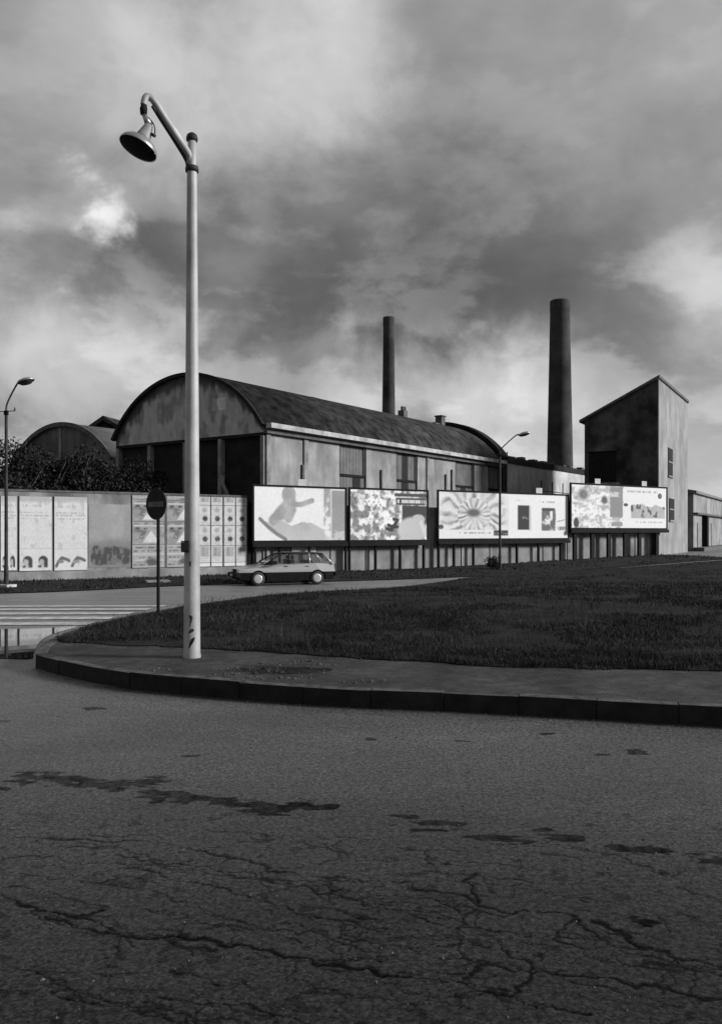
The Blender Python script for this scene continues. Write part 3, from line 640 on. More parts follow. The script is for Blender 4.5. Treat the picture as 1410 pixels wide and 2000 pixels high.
def fn_dots(seed):
    def f(U, V):
        c = 0.52 + 0.1 * fbm(U * 6, V * 6, 2, seed)
        c = mixc(c, ell(U, V, 0.55, 0.33, 0.24, 0.14, 0.35), 0.05); c = mixc(c, ell(U, V, 0.5, 0.76, 0.22, 0.12, 0.5) * 0.6, 0.2)
        c = text_lines(U, V, c, 0.02, 0.14, 2, 0.1, 0.9, seed, 0.25, 0.5); c = mixc(c, rect(U, V, 0.0, 1, 0.52, 0.54, 0.005) * 0.5, 0.25)
        return aged(U, V, c, seed, 0.22)
    return f
def fn_col(seed):
    def f(U, V):
        c = np.full_like(U, 0.56); c = mixc(c, rect(U, V, 0.1, 0.9, 0.35, 0.95), 0.36); c = mixc(c, rect(U, V, 0.3, 0.45, 0.4, 0.9) * 0.5, 0.15); c = text_lines(U, V, c, 0.08, 0.3, 3, 0.1, 0.9, seed, 0.3)
        return aged(U, V, c, seed, 0.2)
    return f
cells = []
for i in range(4):
    a = i * 0.25 + (0.01 if i < 2 else 0.025); b = a + 0.232
    cells += [(a, b, 0.0, 0.055, lambda U, V: np.full_like(U, 0.6)), (a, b, 0.055, 0.30, fn_col(60 + i)), (a, b, 0.30, 0.59, fn_dots(64 + i)), (a, b, 0.59, 0.88, fn_dots(68 + i)), (a, b, 0.88, 1.0, fn_col(72 + i))]
poster_group('portrait_posters', 'grid of pale posters with dark round heads beside the steel door', 387, 481, 971, 1106, cells)
# scrawl and grime on the bare stucco between the posters: a painted-over patch
def fn_grime(U, V):
    c = 0.20 + 0.14 * fbm(U * 4, V * 4, 4, 91); top = ss(0.36, 0.5, V + 0.1 * (fbm(U * 4, V * 4, 3, 95) - 0.5)); c = mixc(c, (1 - top) * 0.7, 0.15 + 0 * U)
    bl = ss(0.20, 0.42, (0.25 + fbm(U * 7, V * 5, 4, 93)) * np.clip(1 - (np.abs(V - 0.19) / 0.19) ** 2, 0, 1) * ss(0.0, 0.12, U) * (0.55 + 0.9 * fbm(U * 5, V * 0 + 2, 2, 98))); c = mixc(c, bl * (0.35 + 0.65 * ss(0.38, 0.52, fbm(U * 16, V * 12, 4, 97))) * 0.9, 0.045); return c
t0, t1 = t_of(174), t_of(256); dm = depth_t((t0 + t1) / 2)
gr = sheet('painted_patch', None, t0, t1, zpix(1108, dm), zpix(985, dm), -0.012, fn_grime); gr.location = (W0[0], W0[1], 0); gr.rotation_euler = (0, 0, WROT)
tag(gr, 'painted-over grey patch with dark scrawl on bare wall between posters', 'graffiti')

# ------------------------------------------------------------------ billboards
def billboard(label, x0, x1, off, ytop, ybot, posts, post_w, sheets, plates, beam=True):
    t0, t1 = t_of(x0, off), t_of(x1, off); d0 = depth_t(t0, off); d1 = depth_t(t1, off)
    zt = (zpix(ytop[0], d0) + zpix(ytop[1], d1)) / 2; zb = (zpix(ybot[0], d0) + zpix(ybot[1], d1)) / 2
    root = thing('billboard', label, 'billboard', (W0[0], W0[1], 0), WROT)
    y = -off; fw = 0.10
    pbox('panel', M_board, root, t0 + fw, t1 - fw, y + 0.0, y + 0.06, zb + fw, zt - fw)
    pbox('frame_rail', M_black, root, t0, t1, y - 0.05, y + 0.07, zt - fw + 0.002, zt); pbox('frame_rail', M_black, root, t0, t1, y - 0.05, y + 0.07, zb, zb + fw - 0.002)
    for a in (t0, t1 - fw + 0.002): pbox('frame_stile', M_black, root, a, a + fw - 0.002, y - 0.048, y + 0.068, zb + fw, zt - fw)
    if beam: pbox('walkway_beam', M_black, root, t0 - 0.02, t1 + 0.02, y - 0.16, y + 0.05, zb - 0.24, zb - 0.004)
    for xp in posts:
        tp = t_of(xp, off); X, Y = W0 + WD * tp + WNORM * off; g = float(base(X, Y)) - 0.15
        pbox('post', M_black, root, tp - post_w / 2, tp + post_w / 2, y + 0.02, y + 0.02 + min(0.16, post_w + 0.05), g, zb - 0.242 if beam else zb - 0.004)
    for xp in plates:
        tp = t_of(xp, off); pbox('name_plate', M_white, root, tp - 0.28, tp + 0.28, y - 0.03, y + 0.0, zt + 0.004, zt + 0.36)
    for (u0, u1, fn) in sheets:
        w = t1 - t0 - 2 * fw
        sheet('poster', root, t0 + fw + w * u0, t0 + fw + w * u1, zb + fw + 0.005, zt - fw - 0.005, y - 0.012, fn)
    return root
def fn_A(U, V):
    c = np.full_like(U, 0.70) - 0.05 * fbm(U * 4, V * 3, 3, 1)
    g = 0.24 + 0.16 * fbm(U * 9, V * 6, 3, 2)
    low = inpoly(U + 0.02 * (vnoise(U * 8, V * 8, 4) - 0.5), V, [(0.06, 0.36), (0.16, 0.16), (0.32, 0.0), (0.80, 0.0), (0.76, 0.2), (0.62, 0.33), (0.5, 0.35), (0.4, 0.27), (0.3, 0.36), (0.2, 0.36), (0.13, 0.34)]).astype(float)
    c = mixc(c, low, 0.34 + 0.16 * fbm(U * 6, V * 4, 3, 7))
    c = mixc(c, cap(U, V, [(0.06, 0.40), (0.13, 0.28), (0.24, 0.12), (0.33, 0.02)], 0.035), 0.18)
    c = mixc(c, cap(U, V, [(0.38, 0.72), (0.33, 0.60), (0.28, 0.50)], 0.13), g)
    c = mixc(c, cap(U, V, [(0.29, 0.55), (0.20, 0.38)], 0.10), g * 0.9); c = mixc(c, cap(U, V, [(0.40, 0.58), (0.36, 0.42)], 0.09), g * 1.1)
    c = mixc(c, ell(U, V, 0.365, 0.86, 0.075, 0.17, 0.1), g); c = mixc(c, cap(U, V, [(0.40, 0.68), (0.50, 0.68), (0.62, 0.76)], 0.05), g)
    c = mixc(c, rect(U, V, 0.75, 0.83, 0, 1) * ss(0.4, 0.6, fbm(U * 12, V * 5, 3, 9)), 0.3); c = mixc(c, rect(U, V, 0.84, 1.0, 0.0, 0.97), 0.24 + 0.08 * fbm(U * 4, V * 4, 3, 4)); c = mixc(c, rect(U, V, 0.76, 1.0, 0.0, 0.2) * ss(0.4, 0.6, fbm(U * 14, V * 9, 3, 12)), 0.5)
    return c
def fn_B(U, V):
    f = fbm(U * 15, V * 8, 5, 14); c = 0.22 + 0.55 * ss(0.36, 0.62, f); c = mixc(c, (fbm(U * 34, V * 17, 3, 15) < 0.36) * 0.7, 0.12)
    c = mixc(c, rect(U, V, 0.56, 1, 0.88, 0.95), 0.06); c = mixc(c, rect(U, V, 0.58, 0.98, 0.71, 0.86), 0.06); c = text_lines(U, V, c, 0.72, 0.84, 1, 0.6, 0.98, 3, 0.68, 0.75)
    c = mixc(c, rect(U, V, 0.66, 1, 0.3, 0.70), 0.05)
    c = mixc(c, np.maximum(ell(U, V, 0.80, 0.2, 0.2, 0.26), ell(U, V, 0.88, 0.42, 0.09, 0.1)), 0.58 - 0.15 * U); c = mixc(c, cap(U, V, [(0.92, 0.35), (0.98, 0.1)], 0.05), 0.55)
    for p in ([(0.46, 0.22), (0.53, 0.2)], [(0.55, 0.42), (0.6, 0.4), (0.56, 0.3)], [(0.48, 0.3), (0.55, 0.25)], [(0.54, 0.28), (0.6, 0.26)]): c = mixc(c, cap(U, V, p, 0.035), 0.04)
    return c
def fn_C1(U, V):
    x = (U - 0.49) * 1.9; y = V - 0.52; r = np.hypot(x, y * 1.25); a = np.arctan2(y * 1.25, x)
    a = a + 0.5 * (fbm(U * 7, V * 4, 3, 6) - 0.5); pet = 0.5 + 0.5 * np.cos(a * 17 + 2.2 * fbm(U * 6, V * 5, 3, 8) + 3 * (r > 0.45)); pet2 = 0.5 + 0.5 * np.cos(a * 11 + 1)
    c = 0.64 - 0.34 * fbm(U * 10, V * 6, 3, 12) * 1.5 * ss(0.2, 0.95, pet) * (1 - ss(0.75, 1.05, r)) * ss(0.1, 0.3, r) - 0.12 * pet2 * (1 - ss(0.7, 1, r))
    c = c - 0.2 * (1 - ss(0.0, 0.35, r)) * fbm(U * 20, V * 12, 3, 4); c = mixc(c, ell(U, V, 0.48, 0.56, 0.1, 0.09, 0.5), 0.1)
    c = mixc(c, rect(U, V, 0, 1, 0, 0.19), 0.66); c = text_lines(U, V, c, 0.09, 0.15, 1, 0.28, 0.78, 6, 0.25, 0.5); c = mixc(c, rect(U, V, 0.77, 0.985, 0.06, 0.18), 0.04)
    w = (vnoise(U * 70, V * 20, 8) > 0.62) * rect(U, V, 0.79, 0.97, 0.09, 0.15); c = mixc(c, w * 0.5, 0.4); c = mixc(c, ell(U, V, 0.03, 0.25, 0.035, 0.05), 0.08)
    return c
def fn_C2(U, V):
    c = np.full_like(U, 0.71) - 0.03 * fbm(U * 3, V * 3, 2, 5)
    c = mixc(c, rect(U, V, 0.14, 0.335, 0.19, 0.75), 0.035); c = mixc(c, rect(U, V, 0.2, 0.32, 0.44, 0.49) * (vnoise(U * 60, V * 30, 2) > 0.55), 0.25); c = mixc(c, rect(U, V, 0.335, 0.36, 0.17, 0.73), 0.45)
    pic = rect(U, V, 0.54, 0.785, 0.17, 0.70); c = mixc(c, pic, 0.12 + 0.55 * ss(0.35, 0.65, fbm(U * 14, V * 8, 3, 19))); c = mixc(c, rect(U, V, 0.55, 0.77, 0.63, 0.70), 0.06); c = mixc(c, rect(U, V, 0.73, 0.78, 0.3, 0.66), 0.12)
    c = text_lines(U, V, c, 0.82, 0.88, 1, 0.1, 0.28, 4, 0.35, 0.6); c = text_lines(U, V, c, 0.80, 0.87, 1, 0.5, 0.82, 5, 0.3, 0.65)
    c = mixc(c, cap(U, V, [(0.81, 0.39), (0.86, 0.40), (0.94, 0.43)], 0.012), 0.25); c = mixc(c, rect(U, V, 0.82, 0.96, 0.18, 0.27) * (0.5 + 0.5 * (vnoise(U * 50, V * 20, 3) > 0.4)), 0.22)
    return c
def fn_D1(U, V):
    f = fbm(U * 10, V * 8, 5, 33); c = 0.36 + 0.36 * ss(0.34, 0.58, f + 0.12 * (1 - V)); c = mixc(c, ell(U, V, 0.22, 0.78, 0.1, 0.14, 0.6), 0.14); c = mixc(c, (fbm(U * 26, V * 16, 3, 35) < 0.35) * 0.5, 0.25)
    c = mixc(c, ell(U, V, 0.09, 0.12, 0.05, 0.12, 0.2), 0.05); c = mixc(c, rect(U, V, 0.73, 0.985, 0.26, 0.98), 0.22); c = mixc(c, rect(U, V, 0.72, 0.95, 0.74, 0.86) * ss(0.4, 0.6, fbm(U * 12, V * 14, 3, 3)), 0.5); c = mixc(c, rect(U, V, 0.76, 0.98, 0.04, 0.14), 0.26); c = mixc(c, ell(U, V, 0.62, 0.66, 0.06, 0.1, 0.4), 0.1)
    c = text_lines(U, V, c, 0.12, 0.28, 3, 0.12, 0.62, 5, 0.35, 0.3)
    return c
def fn_D2(U, V):
    c = np.full_like(U, 0.68); c = text_lines(U, V, c, 0.84, 0.94, 1, 0.08, 0.9, 8, 0.30, 0.7); c = mixc(c, ell(U, V, 0.84, 0.8, 0.05, 0.07), 0.1)
    sky_ = rect(U, V, 0.17, 0.96, 0.24, 0.7); hl = 0.45 + 0.18 * fbm(U * 8, U * 0, 3, 2); c = mixc(c, sky_ * (V < hl), 0.33 + 0.1 * fbm(U * 20, V * 20, 2, 4)); c = mixc(c, sky_ * (V < hl) * (fbm(U * 16, V * 10, 3, 8) < 0.38), 0.1); c = mixc(c, ell(U, V, 0.19, 0.48, 0.03, 0.09), 0.08)
    c = text_lines(U, V, c, 0.1, 0.18, 1, 0.27, 0.95, 12, 0.36, 0.65); c = mixc(c, ell(U, V, 0.05, 0.56, 0.05, 0.04), 0.06); c = mixc(c, rect(U, V, 0.4, 0.46, 0.26, 0.36), 0.15)
    return c
bA = billboard('billboard showing a small child stretching an arm, beside the steel door', 493, 677, 0.40, (946, 951.5), (1060, 1058), [500, 548, 606, 677], 0.10, [(0, 1, fn_A)], [590])
bB = billboard('billboard with a busy crowd picture and a dark block at one end', 681, 836, 0.40, (951.5, 957), (1059, 1056.5), [684, 735, 783, 829], 0.11, [(0, 1, fn_B)], [])
bC = billboard('double billboard with a starburst flower beside a white poster with black rectangle', 854, 1110, 0.40, (957, 965), (1056, 1053), [858, 888, 926, 1011, 1053, 1096], 0.11, [(0, 0.515, fn_C1), (0.515, 1, fn_C2)], [1052])
bD = billboard('billboard on thick posts, mottled poster beside a landscape poster, before the tower', 1113, 1302, 0.6, (943, 951), (1035, 1033), [1124, 1158, 1190, 1222, 1250, 1284], 0.32, [(0, 0.525, fn_D1), (0.525, 1, fn_D2)], [1166, 1257])
t0 = t_of(573, 0.3); t1 = t_of(622, 0.3)
# small notice behind the passing car
nb = thing('notice', 'small white notice under the child billboard, above the car roof', 'notice', (W0[0], W0[1], 0), WROT)
pbox('backing', M_board, nb, t0, t1, -0.06, -0.03, 0.55, 1.12)
sheet('sheet', nb, t0 + 0.03, t1 - 0.03, 0.57, 1.10, -0.07, lambda U, V: text_lines(U, V, np.full_like(U, 0.5), 0.2, 0.8, 4, 0.1, 0.9, 3, 0.25))

# ------------------------------------------------------------------ vaulted sheds
def arc(a, rise, n=36, r_off=0.0):
    R = (a * a + rise * rise) / (2 * rise); th = math.asin(min(1, a / R)) if rise <= a else math.pi - math.asin(a / R); cz = rise - R
    return [(a + (R + r_off) * math.sin(q), cz + (R + r_off) * math.cos(q)) for q in np.linspace(-th, th, n + 1)]
SH_ROT = math.atan2(0.814, 0.581)
sh = thing('factory_shed', 'large barrel-vaulted factory shed with stained plaster gable and pale side bays', 'shed', (-5.2, 44.0, 0), SH_ROT)
Wd, EV, RISE, LEN, g0 = 12.4, 7.44, 3.35, 28.6, -0.6
prof = arc(Wd / 2, RISE)
# gable plaster above the lintel (front face x=0)
lint = 7.14
poly = [(0.0, lint), (Wd, lint)] + [(y, EV + z) for y, z in prof[::-1]]
MB().prism(poly, 0.0, 0.35, 0).build('gable_plaster', M_plaster, sh)
def arc_top(y): 
    R = ((Wd / 2) ** 2 + RISE ** 2) / (2 * RISE); return EV + RISE - R + np.sqrt(np.maximum(R * R - (y - Wd / 2) ** 2, 0))
GU, GV = np.meshgrid(np.linspace(0.03, Wd - 0.03, 150), np.linspace(0, 1, 60)); at_ = arc_top(GU) - 0.02; GZs = lint + 0.01 + (at_ - lint - 0.01) * GV
dist_ = at_ - GZs; drip = 0.25 + 2.6 * fbm(GU * 1.6, GU * 0 + 1.5, 4, 51) ** 2 * (0.5 + fbm(GU * 6, GU * 0, 2, 52))
stn = (1 - ss(drip * 0.3, drip, dist_ + 0.5 * (fbm(GU * 2.5, GZs * 2.5, 4, 53) - 0.5))) * 0.85
pat = ss(0.53, 0.66, fbm(GU * 1.3, GZs * 0.8, 5, 54)) * 0.45; fine_ = fbm(GU * 5, GZs * 2, 4, 55)
gi = (0.30 + 0.22 * fine_) * (1 - stn) * (1 - pat) + 0.03 * np.maximum(stn, pat)
gi = np.where((np.abs(GU - 3.4) < 0.5) & (GZs > 8.6) & (GZs < 9.3), gi * 1.5, gi)
link('stained_render', grid_mesh('stained_render', np.stack([np.full_like(GU, -0.012), GU, GZs], -1), M_ink, gi, 'ink', False), sh)
pbox('lintel', M_void, sh, 0.02, 0.33, -0.02, Wd + 0.02, lint - 0.16, lint - 0.003)
for yc in (0.14, 3.35, 6.2, 9.3, Wd - 0.14): pbox('column', M_col, sh, -0.02, 0.40, yc - 0.12, yc + 0.12, g0, lint - 0.163)
for a, b in ((0.27, 3.22), (3.48, 6.07), (6.33, 9.17), (9.43, Wd - 0.27)): pbox('boarding', M_void, sh, 0.30, 0.38, a + 0.003, b - 0.003, g0, lint - 0.165)
# roof shell
outer = arc(Wd / 2, RISE, 36, 0.16); v = []; f = []
inner = arc(Wd / 2, RISE, 36, 0.003); n = len(outer)
shell = MB().prism([(y, EV + z) for y, z in outer] + [(y, EV + z) for y, z in inner[::-1]], -0.12, LEN, 0)
shell.sm = [True] * len(shell.sm); sro = shell.build('roof', M_roof, sh)
edge_o = arc(Wd / 2, RISE, 36, 0.19); edge_i = arc(Wd / 2, RISE, 36, -0.01)
MB().prism([(y, EV + z) for y, z in edge_o] + [(y, EV + z) for y, z in edge_i[::-1]], -0.30, -0.125, 0).build('verge_trim', M_void, sh)
for k in range(3, 9, 3):   # raised laps between runs of sheeting
    lo = arc(Wd / 2, RISE, 24, 0.178); li = arc(Wd / 2, RISE, 24, 0.163); x = k * LEN / 9
    MB().prism([(y, EV + z) for y, z in lo] + [(y, EV + z) for y, z in li[::-1]], x, x + 0.16, 0).build('roof_lap', M_roof, sro)
pbox('gutter', M_gutter, sh, -0.1, LEN, -0.62, -0.24, EV - 0.10, EV + 0.16)
pbox('eave_shadow', M_trim, sh, -0.05, LEN, -0.28, -0.02, EV - 0.36, EV - 0.103)  # dark strip standing in for the shadow below the gutter
# side bays (face y = 0), positions measured along the wall
def xs_of(pxl): r = (pxl - CX) / F; return (r * 44.0 + 5.2) / (0.581 - r * 0.814)
cuts = [(519, 527, 'p'), (527, 592, 'l'), (592, 600, 'p'), (600, 663, 'l'), (664, 713, 'w'), (715, 774, 'l'), (775, 813, 'w'), (815, 832, 'l'), (832, 836, 'p'), (836, 889, 'l'), (890, 924, 'w'), (926, 953, 'l'), (955, 974, 'w')]
x1_prev = 0.0
for a, b, kd in cuts:
    x0, x1 = xs_of(a), xs_of(b)
    if kd == 'p': pbox('pilaster', M_col, sh, x0, x1, -0.10, 0.20, g0, EV - 0.365)
    elif kd == 'l': pbox('wall_bay', M_panel, sh, x0 + 0.01, x1 - 0.01, 0.0, 0.22, g0, EV - 0.365)
    else:
        w = MB().box(x0, x1, 0.10, 0.16, 2.4, EV - 0.365).build('window', M_shutter, sh)
        zt = EV - 0.365; zc = zt - 1.75
        pbox('transom', M_black, w, x0, x1, 0.02, 0.098, zc - 0.16, zc)
        xm = (x0 + x1) / 2 + (0.5 if a == 664 else -0.1)
        pbox('broken_pane', M_pane, w, xm - 0.42, xm + 0.42, 0.085, 0.097, zc - 1.9, zc - 0.162)
        if a == 775: pbox('broken_pane', M_pane, w, xm - 0.36, xm + 0.36, 0.085, 0.097, zc + 0.004, zt - 0.05)
        for q in (x0 + 0.02, x1 - 0.10): pbox('jamb', M_trim, w, q, q + 0.08, 0.03, 0.098, zc + 0.002, zt)
        pbox('apron', M_panel, sh, x0 - 0.05, x1 + 0.05, 0.0, 0.22, g0, 2.395)
for a, zt in ((588, 5.6), (742, 5.8), (868, 6.0), (880, 6.4)): pbox('downpipe', M_trim, sh, xs_of(a), xs_of(a) + 0.14, -0.12, -0.012, 1.0, zt)
pbox('far_wall', M_plaster, sh, LEN - 0.3, LEN - 0.005, 0.3, Wd - 0.3, g0, EV)
pbox('back_wall', M_panel, sh, 0.4, LEN - 0.3, Wd - 0.25, Wd - 0.02, g0, EV)
# torn sheet dangling on the boarding
MB().prism([(2.9, 4.85), (3.25, 5.05), (3.42, 4.8), (3.0, 4.2), (2.75, 3.7), (2.55, 2.9), (2.45, 3.3), (2.62, 4.0), (2.95, 4.5)], -0.05, -0.035, 0).build('torn_sheet', M_col, sh)
# rooftop stacks
def roof_z(y): 
    R = ((Wd / 2) ** 2 + RISE ** 2) / (2 * RISE); return EV + RISE - R + math.sqrt(R * R - (y - Wd / 2) ** 2)
s1 = MB().box(21.6, 22.15, 4.9, 5.45, roof_z(4.9) - 0.2, roof_z(5.4) + 0.65).build('roof_stack', M_trim, sh)
for q in (21.62, 21.95): pbox('pot', M_trim, s1, q, q + 0.16, 5.0, 5.2, roof_z(5.4) + 0.654, roof_z(5.4) + 0.95)
s2 = pbox('roof_stack', M_trim, sh, 27.0, 27.6, 4.6, 5.2, roof_z(4.6) - 0.3, roof_z(5) + 0.8); pbox('cap', M_trim, s2, 26.92, 27.68, 4.52, 5.28, roof_z(5) + 0.804, roof_z(5) + 0.9)
pbox('base', M_trim, s2, 26.2, 26.98, 4.7, 5.2, roof_z(4.7) - 0.3, roof_z(5) + 0.2)

# higher vaulted range behind the first shed
vb = thing('vaulted_hall', 'dark gable of a higher vaulted hall rising behind the shed roof', 'hall', (-5.2 + 0.581 * 28.8, 44 + 0.814 * 28.8, 0), SH_ROT)
p2 = arc(6.3, 3.25, 32)
MB().prism([(-0.1, 0.0), (12.5, 0.0)] + [(y - 0.1, 7.85 + z) for y, z in p2[::-1]], 0.0, 0.9, 0).build('gable', M_void, vb)
MB().prism([(y - 0.1, 7.85 + z) for y, z in arc(6.3, 3.25, 32, 0.22)] + [(y - 0.1, 7.85 + z) for y, z in arc(6.3, 3.25, 32, 0.004)[::-1]], -0.10, 1.0, 0).build('roof', M_void, vb)
# flat-roofed annex beyond it
an = thing('annex', 'long low flat-roofed annex with dark parapet between shed and big chimney', 'building', (-5.2 + 0.581 * 29.2, 44 + 0.814 * 29.2, 0), SH_ROT)
pbox('side_wall', mat('whitewash', 0.38, 0.55, 0.8, 0.9, 0.2, 12, streak=(0.9, 0.7, 0.3)), an, 0.6, 28.0, 0.2, 6, -0.5, 7.6)
pbox('parapet', M_void, an, 0.62, 28.2, 0.1, 6.1, 7.604, 8.1)
for k in range(10):
    x = 1.5 + k * 2.3 + random.uniform(-.4, .4); pbox('parapet_block', M_trim, an, x, x + random.uniform(0.5, 1.3), 0.05, 0.6, 8.104, 8.104 + random.uniform(0.08, 0.22))
lt = MB().prism([(-3.0, 4.25), (0.19, 4.95), (0.19, 5.15), (-3.0, 4.45)], 0.0, 19.0, 0).build('lean_to_roof', M_trim, an)
pbox('lean_to_wall', M_conc, an, 0.05, 18.9, -2.9, -2.7, -0.5, 4.24)
for x in (1.0, 3.3, 5.6, 8.8, 12.4, 16.0):
    MB().tube([(x, -2.9, 4.2), (x, -2.9, 6.0)], 0.045, 6).build('rail_post', M_black, an)
MB().tube([(0.3, -2.9, 5.15), (18.8, -2.9, 5.15)], 0.03, 6).build('rail', M_black, an)

# second, farther vaulted shed on the left
sc = thing('small_shed', 'smaller barrel-vaulted shed with dark gable partly hidden by bushes', 'shed', (-16.9, 56.0, 0), SH_ROT)
EV2, R2 = 6.75, 2.75; p3 = arc(6.0, R2, 30)
MB().prism([(0, 0.0), (12.0, 0.0)] + [(y, EV2 + z) for y, z in p3[::-1]], 0.0, 0.35, 0).build('gable', mat('far_gable', 0.07, 0.15, 0.5, 0.9, streak=(0.7, 0.5, 0.3)), sc)
sho = MB().prism([(y, EV2 + z) for y, z in arc(6.0, R2, 30, 0.16)] + [(y, EV2 + z) for y, z in arc(6.0, R2, 30, 0.004)[::-1]], -0.1, 7, 0); sho.sm = [True] * len(sho.sm); sho.build('roof', mat('far_roof', 0.10, 0.17, 0.6, 0.9), sc)
MB().prism([(y, EV2 + z) for y, z in arc(6.0, R2, 30, 0.22)] + [(y, EV2 + z) for y, z in arc(6.0, R2, 30, -0.08)[::-1]], -0.3, -0.104, 0).build('verge_trim', M_trim, sc)
pbox('side_wall', M_panel, sc, 0.36, 7, 0.0, 0.3, 0, EV2); pbox('gutter', M_gutter, sc, 0, 7, -0.5, -0.25, EV2 - .1, EV2 + .1); pbox('mullion', M_col, sc, -0.06, -0.004, 5.85, 6.15, 0, EV2 + R2 - .1)
# pitched roof farther back
hs = thing('pitched_roof_workshop', 'workshop with dark pitched roof showing between the two vaulted sheds', 'building', (-25.6, 82.0, 0), math.radians(-12))
MB().prism([(-4.0, 0), (4.0, 0), (4.0, 10.5), (0, 12.7), (-4.0, 10.5)], 0, 9, 1).build('wall', M_void, hs)
MB().prism([(-4.6, 10.25), (0, 12.95), (4.6, 10.25), (4.6, 10.6), (0, 13.4), (-4.6, 10.6)], -0.4, 9.4, 1).build('roof', M_roof, hs)

# ------------------------------------------------------------------ brick chimneys
def chimney(label, x, depth, wt, wb, ytop, ybase_meas, seed):
    r0 = wt / 2 / F * depth; H = zpix(ytop, depth)
    zb = zpix(ybase_meas, depth); r1 = wb / 2 / F * depth
    k = (r1 - r0) / (H - zb); rbase = r0 + k * H
    root = thing('chimney', label, 'chimney', ((x - CX) / F * depth, depth, 0.0))
    MB().lathe([(rbase, -0.5), (r0 + k * 1.2, H - 1.2)], 40).build('shaft', M_brick, root)
    MB().lathe([(r0 + k * 1.3 + 0.01, H - 1.199), (r0 + 0.05, H - 1.0), (r0 + 0.05, H - 0.15), (r0 + 0.02, H), (r0 - 0.25, H), (r0 - 0.25, H - 1.1)], 40).build('crown', M_brick, root)
chimney('tall slender brick chimney rising behind the vaulted shed roof', 759, 105, 21, 25.5, 620, 812, 1)
chimney('thick tall brick chimney standing between annex and tower', 1093, 86, 37, 50, 588, 905, 2)

# ------------------------------------------------------------------ tower
TR = math.atan2(0.863, 0.504)
tw = thing('brick_tower', 'tall tower with dark brick face, pale plastered flank and single-pitch roof', 'tower', (22.45, 62.0, 0), TR)
TW, TL, zh, zl = 5.55, 13.6, 13.35, 10.6
MB().prism([(0.02, -0.5), (TW, -0.5), (TW, zl), (0.02, zh)], 0.0, TL, 0).build('brick_body', M_tbrick, tw)
pbox('plaster_flank', M_tplaster, tw, 0.004, TL - 0.01, -0.05, 0.017, -0.5, zh - 0.02)
rp = [(-0.15, zh + 0.085), (TW + 0.35, zl - 0.17), (TW + 0.35, zl + 0.03), (-0.15, zh + 0.285)]
MB().prism(rp, -0.30, TL + 0.15, 0).build('roof', M_trim, tw)
def tow_x(pxl): r = (pxl - CX) / F; return (r * 62.0 - 22.45) / (0.504 - r * 0.863)
for (pa, pb, ya, yb) in ((1302, 1311, 876, 930), (1304, 1314, 974, 1016)):
    xa, xb = tow_x(pa), tow_x(pb); d = 62 + 0.863 * (xa + xb) / 2
    w = MB().box(xa, xb, -0.09, -0.052, zpix(yb, d), zpix(ya, d)).build('window', M_pane, tw)
    zc = (zpix(yb, d) + zpix(ya, d)) / 2; pbox('glazing_bar', M_col, w, xa, xb, -0.12, -0.093, zc - 0.05, zc + 0.05); pbox('sill', M_tplaster, w, xa - 0.1, xb + 0.1, -0.2, -0.053, zpix(yb, d) - 0.12, zpix(yb, d) - 0.003)
# loading opening in the brick face with pale sill
op = MB().box(-0.05, -0.004, 3.1, 5.2, 5.6, 8.1).build('opening', M_black, tw)
pbox('lintel', M_tbrick, op, -0.16, -0.054, 3.0, 5.35, 8.104, 8.35)
pbox('balcony', M_col, tw, -1.0, -0.054, 2.7, 5.5, 5.15, 5.59)
for q in (2.8, 4.1, 5.4): pbox('bracket', M_black, tw, -0.9, -0.056, q - 0.06, q + 0.06, 4.4, 5.146)
# side building at the right
sd = thing('side_building', 'low pale building with canopy beyond the tower flank', 'building', (31.0, 76.5, 0), TR)
pbox('wall', M_conc, sd, 0.0, 30, 0.0, 8, -0.5, 5.4)
MB().prism([(-0.3, 5.41), (8.3, 5.41), (8.3, 7.2), (-0.3, 5.65)], -0.3, 30, 0).build('roof', mat('grey_roof', 0.10, 0.18, 1), sd)
pbox('string_course', M_trim, sd, 0.0, 30, -0.4, -0.01, 3.45, 3.62)
for x in (5.6,): pbox('pipe', M_black, sd, x, x + 1.0, -0.5, -0.06, -0.5, 3.446)
for x in (2.4, 12.0): pbox('door', mat('grey_door', 0.15, 0.22, 2), sd, x, x + 1.6, -0.06, -0.004, -0.5, 2.7)
pbox('plinth', M_coping, sd, -0.5, 30, -1.0, -0.07, -0.5, 0.35)

# ------------------------------------------------------------------ main street lamp
LX, LY = -2.13, 10.34; LZ = KH - 0.006
lp = thing('street_lamp', 'tall pale street lamp with bell-shaped lantern on angled arm, standing on the path', 'street lamp', (LX, LY, LZ))
sc_ = F / LY
def lz(y): return zpix(y, LY) - LZ
def lx(x): return (x - CX) / F * LY - LX
MB().lathe([(0.112, -0.05), (0.112, 0.02), (0.104, 0.06), (0.0985, 1.0), (0.088, 2.6), (0.074, 4.4), (0.062, lz(333))], 28).build('pole', M_pole, lp)
MB().lathe([(0.063, lz(336)), (0.082, lz(336)), (0.084, lz(330)), (0.080, lz(326)), (0.060, lz(325))], 24).build('collar', M_dpole, lp)
MB().lathe([(0.054, lz(327)), (0.052, lz(276)), (0.0, lz(275))], 20).build('upper_tube', M_pole, lp)
MB().lathe([(0.05, lz(277)), (0.072, lz(275)), (0.074, lz(270)), (0.062, lz(264)), (0.03, lz(260)), (0.0, lz(259))], 20).build('finial', M_dpole, lp)
armd = -0.55   # the arm also reaches a little towards the road
P = lambda x, y, k: ((x - CX) / F * (LY + armd * k) - LX, armd * k, zpix(y, LY + armd * k) - LZ)
a1 = smooth_line([P(372, 320, 0), P(369, 303, 0.06), P(352, 275, 0.3), P(322, 230, 0.7), P(303, 200, 0.92), P(291, 189, 1.0), P(284, 192, 1.05), P(281, 205, 1.06)], 6)
